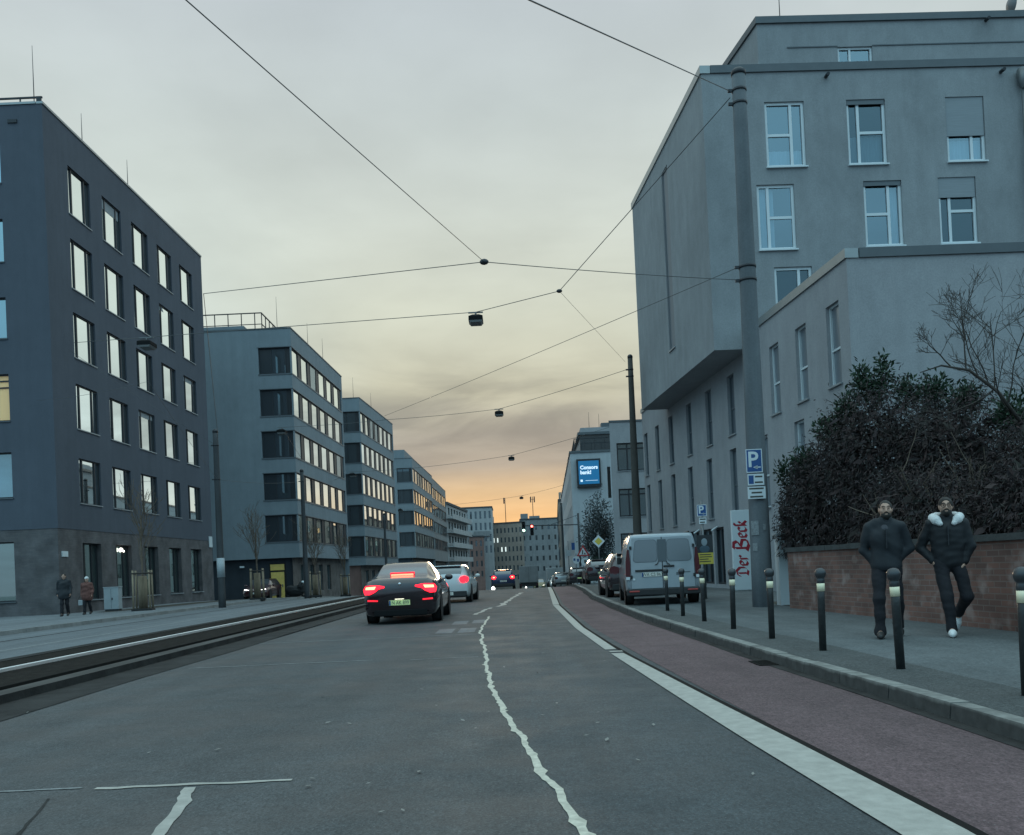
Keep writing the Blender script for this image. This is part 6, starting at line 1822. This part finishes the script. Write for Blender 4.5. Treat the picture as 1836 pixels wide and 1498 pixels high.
# grey tree before the pale gable
gt = thing('street_tree', 'grey-green feathery tree in front of the gable with the bank sign', 'tree', (6.75, 72, zr(72) + .1)); og = (6.75, 72, zr(72) + .1)
rs = random.Random(3); m = MB(); grow(m, (0, 0, -.1), (0, 0, 1), 3.0, .13, 0, rs, .08); m.build('trunk', M['bark'], gt)
m = MB()
for k in range(9): grow(m, (0, 0, rs.uniform(1.2, 2.8)), (rs.uniform(-.8, .8), rs.uniform(-.8, .8), 1), 2.2, .045, 2, rs, .3, (2, 4), .65, .012)
m.build('limbs', M['bark'], gt)
leaf_mass('crown', gt, M['leaf_grey'], [(6.85, 72, 4.8, 1.05, 1.0, 2.1), (6.3, 72, 3.2, .95, 1.0, 1.5), (7.4, 72, 3.4, .9, 1.0, 1.7), (6.8, 71.8, 2.0, 1.3, 1.0, 1.2)], 7000, .24, .085, .1, og, 8, .9)
hg_ = thing('evergreen_shrub', 'dark low shrub between the parked cars and the pale gable', 'shrub', (6.6, 66, zr(66) + .1)); oh = (6.6, 66, zr(66) + .1)
leaf_mass('foliage', hg_, M['leaf_top'], [(6.3, 66, .9, .9, 1.2, .9), (7.4, 66, 1.1, .9, 1.2, 1.1)], 3000, .16, .07, .1, oh, 12, .8)
MB().tube([(0, 0, -.1), (0, 0, .8)], .05, 6).build('stems', M['bark'], hg_)
# young street trees in timber guards, left pavement
for i, (x, y, h, l) in enumerate([(-16.1, 40.0, 5.6, 'bare young tree in a timber guard before the slate block'), (-14.45, 52, 5.0, 'bare young tree in a timber guard before the yellow door block'),
                               (-13.75, 64, 5.0, 'slim bare young tree in front of the ground floor beside the slim pole'), (-13.5, 74, 5.0, 'slim bare young tree at the far end of the yellow door block')]):
    z0 = zr(y) + .116
    t = thing('young_tree', l, 'tree', (x, y, z0), 0, 'young trees on the left pavement')
    rs = random.Random(40 + i)
    MB().tube([(0, 0, -.1), (.02, 0, 1.2), (0, .02, 2.6), (.02, 0, h * .72)], [.06, .05, .04, .02], 8).build('trunk', M['bark_pale'], t)
    m = MB()
    for k in range(15): grow(m, (0, 0, rs.uniform(1.9, h * .7)), (rs.uniform(-.5, .5), rs.uniform(-.5, .5), 1), 1.35, .018, 2, rs, .2, (2, 4), .6, .007, .2)
    m.build('branches', M['bark_pale'], t)
    g = thing('tree_guard', ['timber guard frame round the young tree before the slate block', 'timber guard frame round the young tree before the yellow door block', 'low timber guard round the slim tree beside the slim pole', 'low timber guard round the slim tree at the far end of the yellow door block'][i], 'tree guard', (x, y, z0), .2, 'timber tree guards')
    for a, b in ((-.34, -.34), (.34, -.34), (.34, .34), (-.34, .34)):
        MB().tube([(a, b, -.1), (a * .96, b * .96, 1.75)], .042, 8).build('post', M['timber'], g)
    m = MB()
    for a, b in (((-.38, -.34), (.38, -.34)), ((-.38, .34), (.38, .34)), ((-.34, -.38), (-.34, .38)), ((.34, -.38), (.34, .38))):
        for z in (1.62,): m.tube([(*a, z), (*b, z)], .036, 6)
    m.build('rail', M['bark'], g)
    m = MB()
    for k in range(26):
        a = 2 * math.pi * k / 26; m.tube([(.17 * math.cos(a), .17 * math.sin(a), .05), (.17 * math.cos(a), .17 * math.sin(a), 1.5)], .018, 4)
    m.build('reed_wrap', M['timber'], g)
    m = MB(); m.bbox(-.42, .42, -.42, .42, -.05, .09, .01); m.build('base_frame', M['black'], g)

# ------------------------------------------------------------------ people
def person(label, loc, rotz, J, up_mat, leg_mat, shoe_mats, hair='short', beard=False, collar=None, shirt=True, h=.0085, hc=.014, bulk=1.0, hem=.88, scale=1.0, seed=1, hat=None, coat_long=False, glasses=False, face=True, group=None):
    t = thing('person', label, 'person', loc, rotz, group)
    t.scale = (scale,) * 3
    hx, hy = J.get('head', (0, 0))
    body = SDF((-.55, -.45, -.02), (.55, .62, 1.80), h)
    c = lambda x, y, z: (x + hx, y + hy, z)
    # head with face
    body.ell(c(0, .005, 1.665), (.074, .095, .098), .02).ell(c(0, -.022, 1.585), (.056, .070, .062), .035)
    body.cone(c(-.038, -.080, 1.683), c(.038, -.080, 1.683), .013, .013, .012)
    body.ell(c(-.033, -.096, 1.662), (.019, .016, .012), .006, 'cut').ell(c(.033, -.096, 1.662), (.019, .016, .012), .006, 'cut')
    body.ell(c(-.033, -.078, 1.662), (.013, .013, .012), .003).ell(c(.033, -.078, 1.662), (.013, .013, .012), .003)
    body.cone(c(0, -.090, 1.668), c(0, -.112, 1.628), .009, .014, .010).ell(c(0, -.100, 1.622), (.019, .013, .010), .008)
    body.ell(c(0, -.085, 1.594), (.026, .013, .008), .006).ell(c(0, -.085, 1.582), (.023, .013, .008), .006)
    body.ell(c(-.046, -.055, 1.63), (.024, .03, .026), .02).ell(c(.046, -.055, 1.63), (.024, .03, .026), .02)
    body.ell(c(-.077, .008, 1.645), (.011, .024, .033), .008).ell(c(.077, .008, 1.645), (.011, .024, .033), .008)
    body.cone((0, .02, 1.42), c(0, .018, 1.60), .062, .055, .03)
    # trunk and limbs under the clothes
    body.ell((0, .02, 1.28), (.165, .11, .22), .05).ell((0, .02, 1.02), (.15, .11, .17), .06)
    body.cone((-.16, .01, 1.43), (.16, .01, 1.43), .055, .055, .05)
    for s in ('L', 'R'):
        sh, el, wr = [np.array(J[s + k], float) for k in ('sh', 'el', 'wr')]
        body.cone(sh, el, .048, .040, .03).cone(el, wr, .038, .026, .02)
        # hand: palm, four unequal bent fingers, thumb off the side of the palm
        fwd = (wr - el) / np.linalg.norm(wr - el)
        sg_ = -1 if s == 'R' else 1
        side = np.cross(fwd, np.array([sg_, 0.25, 0])); side /= np.linalg.norm(side)
        nrm = np.cross(side, fwd)
        if nrm[0] * sg_ > 0: nrm = -nrm
        pm = wr + fwd * .055
        body.cone(wr, pm, .026, .030, .012)
        body.cone(wr + fwd * .035 + side * .020, wr + fwd * .085 + side * .028, .014, .013, .01).cone(wr + fwd * .035 - side * .018, wr + fwd * .085 - side * .028, .014, .013, .01)
        for q, (o_, l_) in enumerate([(.030, .070), (.010, .080), (-.010, .075), (-.029, .058)]):
            a = wr + fwd * .085 + side * o_
            b = a + fwd * l_ * .55 + nrm * .012; e = b + fwd * l_ * .38 + nrm * .026
            body.cone(a, b, .0088, .0082, .003).cone(b, e, .0080, .0072, .003)
        a = wr + fwd * .03 + side * .028; b = a + fwd * .03 + side * .028 + nrm * .01; e = b + fwd * .028 + side * .004 + nrm * .012
        body.cone(a, b, .011, .010, .006).cone(b, e, .0095, .008, .003)
        hp, kn, an, to = [np.array(J[s + k], float) for k in ('hip', 'kn', 'an', 'toe')]
        body.cone(hp, kn, .075, .05, .04).cone(kn, an, .047, .034, .03).cone(an, to, .036, .026, .02)
    body.build('body', M['skin'], t)
    # jacket
    jk = SDF((-.62, -.40, .45), (.62, .45, 1.66), hc)
    b_ = bulk
    jk.cone((0, .015, .93), (0, .015, 1.33), .122 * b_, .136 * b_, .03, flat=(1.42, 1, 1))
    jk.cone((-.165, .012, 1.425), (.165, .012, 1.425), .070, .070, .06).cone((-.10, .015, 1.47), (.10, .015, 1.47), .065, .065, .05)
    if coat_long: jk.ell((0, .02, .86), (.22 * b_, .17 * b_, .32), .06)
    for s in ('L', 'R'):
        sh, el, wr = [np.array(J[s + k], float) for k in ('sh', 'el', 'wr')]
        jk.cone(sh, el, .068 * b_, .060 * b_, .022).cone(el, wr, .060 * b_, .048 * b_, .018)
    jk.cone((0, .015, 1.45), c(0, .012, 1.535), .082, .076, .03)
    jk.wrinkle(.010, seed)
    jk.ell(c(0, -.01, 1.60), (.066, .072, .085), 0, 'cut')
    jk.ell(c(0, -.12, 1.56), (.045, .09, .10), 0, 'cut')
    jk.cutz(hem, above=False)
    jo = jk.build('coat' if coat_long else 'jacket', up_mat, t)
    m = MB(); zz0 = hem + .03
    if not coat_long:
        m.box(-.006, .006, -.19, -.12, 1.15, 1.40); m.build('zip', M['metal_dark'], jo)
    # trousers
    tr = SDF((-.45, -.45, -.02), (.50, .62, 1.06), hc)
    tr.ell((0, .02, .95), (.165, .120, .14), .04)
    for s in ('L', 'R'):
        hp, kn, an = [np.array(J[s + k], float) for k in ('hip', 'kn', 'an')]
        tr.cone(hp, kn, .092, .074, .03).cone(kn, an, .074, .066, .03)
    tr.wrinkle(.008, seed + 3)
    tr.build('trousers', leg_mat, t)
    for s, sm in zip(('L', 'R'), shoe_mats):
        an, to = np.array(J[s + 'an'], float), np.array(J[s + 'toe'], float)
        sd = SDF(np.minimum(an, to) - .14, np.maximum(an, to) + .12, .009)
        ax = (to - an); fl = ax / np.linalg.norm(ax)
        heel = an + np.array([0, .03, 0]) + np.array([0, 0, -.04]) * (1 if fl[2] > -.6 else .3)
        ball = an + (to - an) * .72
        sd.cone(heel, ball, .044, .046, .02).cone(ball, to, .046, .036, .02).cone(an + np.array([0, .0, .03]), heel, .046, .044, .02)
        lowz = float(min(an[2], to[2]))
        if lowz < .12: sd.cutz(.002, above=False)
        sd.build('shoe', sm, t)
    # hair, brows, eyes, beard
    if hair:
        hm = SDF((-.2 + hx, -.2 + hy, 1.50), (.2 + hx, .2 + hy, 1.86), .008)
        hm.ell(c(0, .014, 1.684), (.080, .100, .090), .01)
        hm.wrinkle(.006, seed + 9)
        hm.ell(c(0, -.128, 1.660), (.074, .086, .088), 0, 'cut')
        hm.ell(c(0, -.02, 1.53), (.12, .09, .10), 0, 'cut')
        hm.build('hair', M['hair_dark'] if hair == 'short' else M['hair_pale'], t)
    if face:
        for s in (-1, 1):
            MB().sphere(c(s * .033, -.088, 1.662), .0062, 8, sy=.6).build('eye', M['black'], t)
            MB().tube([c(s * .014, -.094, 1.688), c(s * .034, -.095, 1.693), c(s * .055, -.082, 1.685)], [.004, .0055, .003], 6).build('eyebrow', M['hair_dark'], t)
    if beard:
        bd = SDF((-.15 + hx, -.2 + hy, 1.46), (.15 + hx, .12 + hy, 1.66), .007)
        bd.ell(c(0, -.024, 1.578), (.064, .076, .062), .01).ell(c(0, -.096, 1.608), (.032, .012, .007), .006)
        bd.ell(c(0, -.106, 1.589), (.026, .022, .0105), 0, 'cut')
        bd.ell(c(-.045, -.07, 1.655), (.03, .05, .045), 0, 'cut').ell(c(.045, -.07, 1.655), (.03, .05, .045), 0, 'cut')
        bd.ell(c(0, -.11, 1.64), (.024, .05, .024), 0, 'cut')
        bd.cutz(1.635, True)
        bd.build('beard', M['hair_dark'], t)
    if glasses:
        m = MB()
        for s in (-1, 1): m.lathe([(.026, -.004), (.029, 0), (.026, .004), (.023, 0), (.026, -.004)], 14, axis='y', c=c(s * .034, -.104, 1.660)); m.tube([c(s * .062, -.100, 1.664), c(s * .080, 0, 1.668)], .003, 5)
        m.tube([c(-.008, -.108, 1.664), c(.008, -.108, 1.664)], .003, 5); m.build('spectacles', M['black'], t)
    if shirt:
        ss = SDF((-.12, -.2, 1.30), (.12, .1, 1.56), .01); ss.cone((0, -.015, 1.40), (0, -.005, 1.50), .090, .066, .02); ss.ell(c(0, 0, 1.60), (.061, .066, .085), 0, 'cut'); ss.build('shirt', M['shirt'], t)
    if collar:
        cs_ = SDF((-.30, -.28, 1.30), (.30, .25, 1.66), .010)
        P_ = [(-.080, -.115, 1.430), (-.125, -.075, 1.478), (-.150, .01, 1.505), (-.105, .085, 1.525), (0, .115, 1.535), (.105, .085, 1.525), (.150, .01, 1.505), (.125, -.075, 1.478), (.080, -.115, 1.430)]
        R_ = [.034, .055, .058, .052, .050, .052, .058, .055, .034]
        for (a, ra), (b, rb_) in zip(list(zip(P_, R_))[:-1], list(zip(P_, R_))[1:]): cs_.cone(a, b, ra, rb_, .025)
        cs_.wrinkle(.0025, 3)
        cs_.build('fleece_collar', collar, t)
    if hat:
        hs_ = SDF((-.16 + hx, -.18 + hy, 1.60), (.16 + hx, .18 + hy, 1.84), .012)
        hs_.ell(c(0, .01, 1.71), (.092, .11, .095), .01); hs_.cutz(1.675, False); hs_.build('hat', hat, t)
    return t
base = dict(Rsh=(-.195, .01, 1.43), Lsh=(.195, .01, 1.43))
person('man in a dark navy jacket walking behind the large bollard, hands in his pockets', (4.83, 11.9, .116), -.30,
       dict(base, Rel=(-.265, .05, 1.14), Rwr=(-.150, .03, .99), Lel=(.285, .07, 1.15), Lwr=(.150, .03, 1.00),
            Rhip=(-.09, .02, .93), Rkn=(-.115, -.10, .50), Ran=(-.12, -.10, .085), Rtoe=(-.135, -.30, .035), Lhip=(.09, .02, .93), Lkn=(.12, .03, .50), Lan=(.13, .24, .13), Ltoe=(.14, .10, .035), head=(.02, -.02)),
       M['jacket_navy'], M['trouser'], (M['shoe_dark'], M['shoe_dark']), beard=True, bulk=1.07, hem=.86, seed=2, group='two men walking on the right pavement')
person('man in a black jacket with a white fleece collar and white trainers in mid stride', (5.56, 11.75, .116), -.36,
       dict(base, Rel=(-.315, .09, 1.14), Rwr=(-.185, .0, .965), Lel=(.262, .03, 1.13), Lwr=(.185, .01, .94),
            Rhip=(-.09, .0, .93), Rkn=(-.045, -.14, .50), Ran=(-.01, -.16, .09), Rtoe=(-.02, -.36, .040), Lhip=(.095, .02, .93), Lkn=(.20, -.02, .50), Lan=(.12, .36, .27), Ltoe=(.09, .35, .08), head=(.0, -.03)),
       M['jacket_black'], M['trouser'], (M['shoe_white'], M['shoe_white']), beard=True, collar=M['fleece'], shirt=False, bulk=1.08, hem=.84, seed=6, glasses=True, group='two men walking on the right pavement')
walk = dict(base, Rel=(-.25, .10, 1.16), Rwr=(-.25, .0, .93), Lel=(.25, .02, 1.16), Lwr=(.25, -.10, .93), Rhip=(-.085, 0, .92), Rkn=(-.09, -.08, .5), Ran=(-.09, -.12, .085), Rtoe=(-.10, -.30, .035), Lhip=(.085, .02, .92), Lkn=(.09, .02, .5), Lan=(.085, .22, .13), Ltoe=(.09, .06, .035))
person('person in a dark hooded coat walking beside the slate block, left of the pair', (-18.05, 37.0, .116), .25, walk, M['jacket_navy'], M['trouser'], (M['shoe_dark'], M['shoe_dark']), beard=False, bulk=1.15, hem=.72, coat_long=True, seed=12, h=.014, hc=.02, shirt=False, scale=.97, group='two people walking by the slate block')
w2 = person('shorter person in a reddish brown coat and white hat beside the slate block', (-17.6, 38.0, .116), .1, walk, M['coat_brown'], M['trouser'], (M['shoe_dark'], M['shoe_dark']), hair='pale', bulk=1.2, hem=.66, coat_long=True, seed=15, h=.014, hc=.02, shirt=False, scale=.87, hat=M['fleece'], group='two people walking by the slate block')
hb_ = thing('handbag', 'small pale bag held by the person in the reddish brown coat', 'bag', (-17.84, 37.93, .62))
m = MB(); m.bbox(-.09, .09, -.04, .04, -.12, .10, .02); m.build('body', M['sign_grey'], hb_)
m = MB(); m.tube([(-.08, 0, .12), (-.05, 0, .24), (.05, 0, .24), (.08, 0, .12)], .01, 6); m.build('strap', M['metal_dark'], hb_)
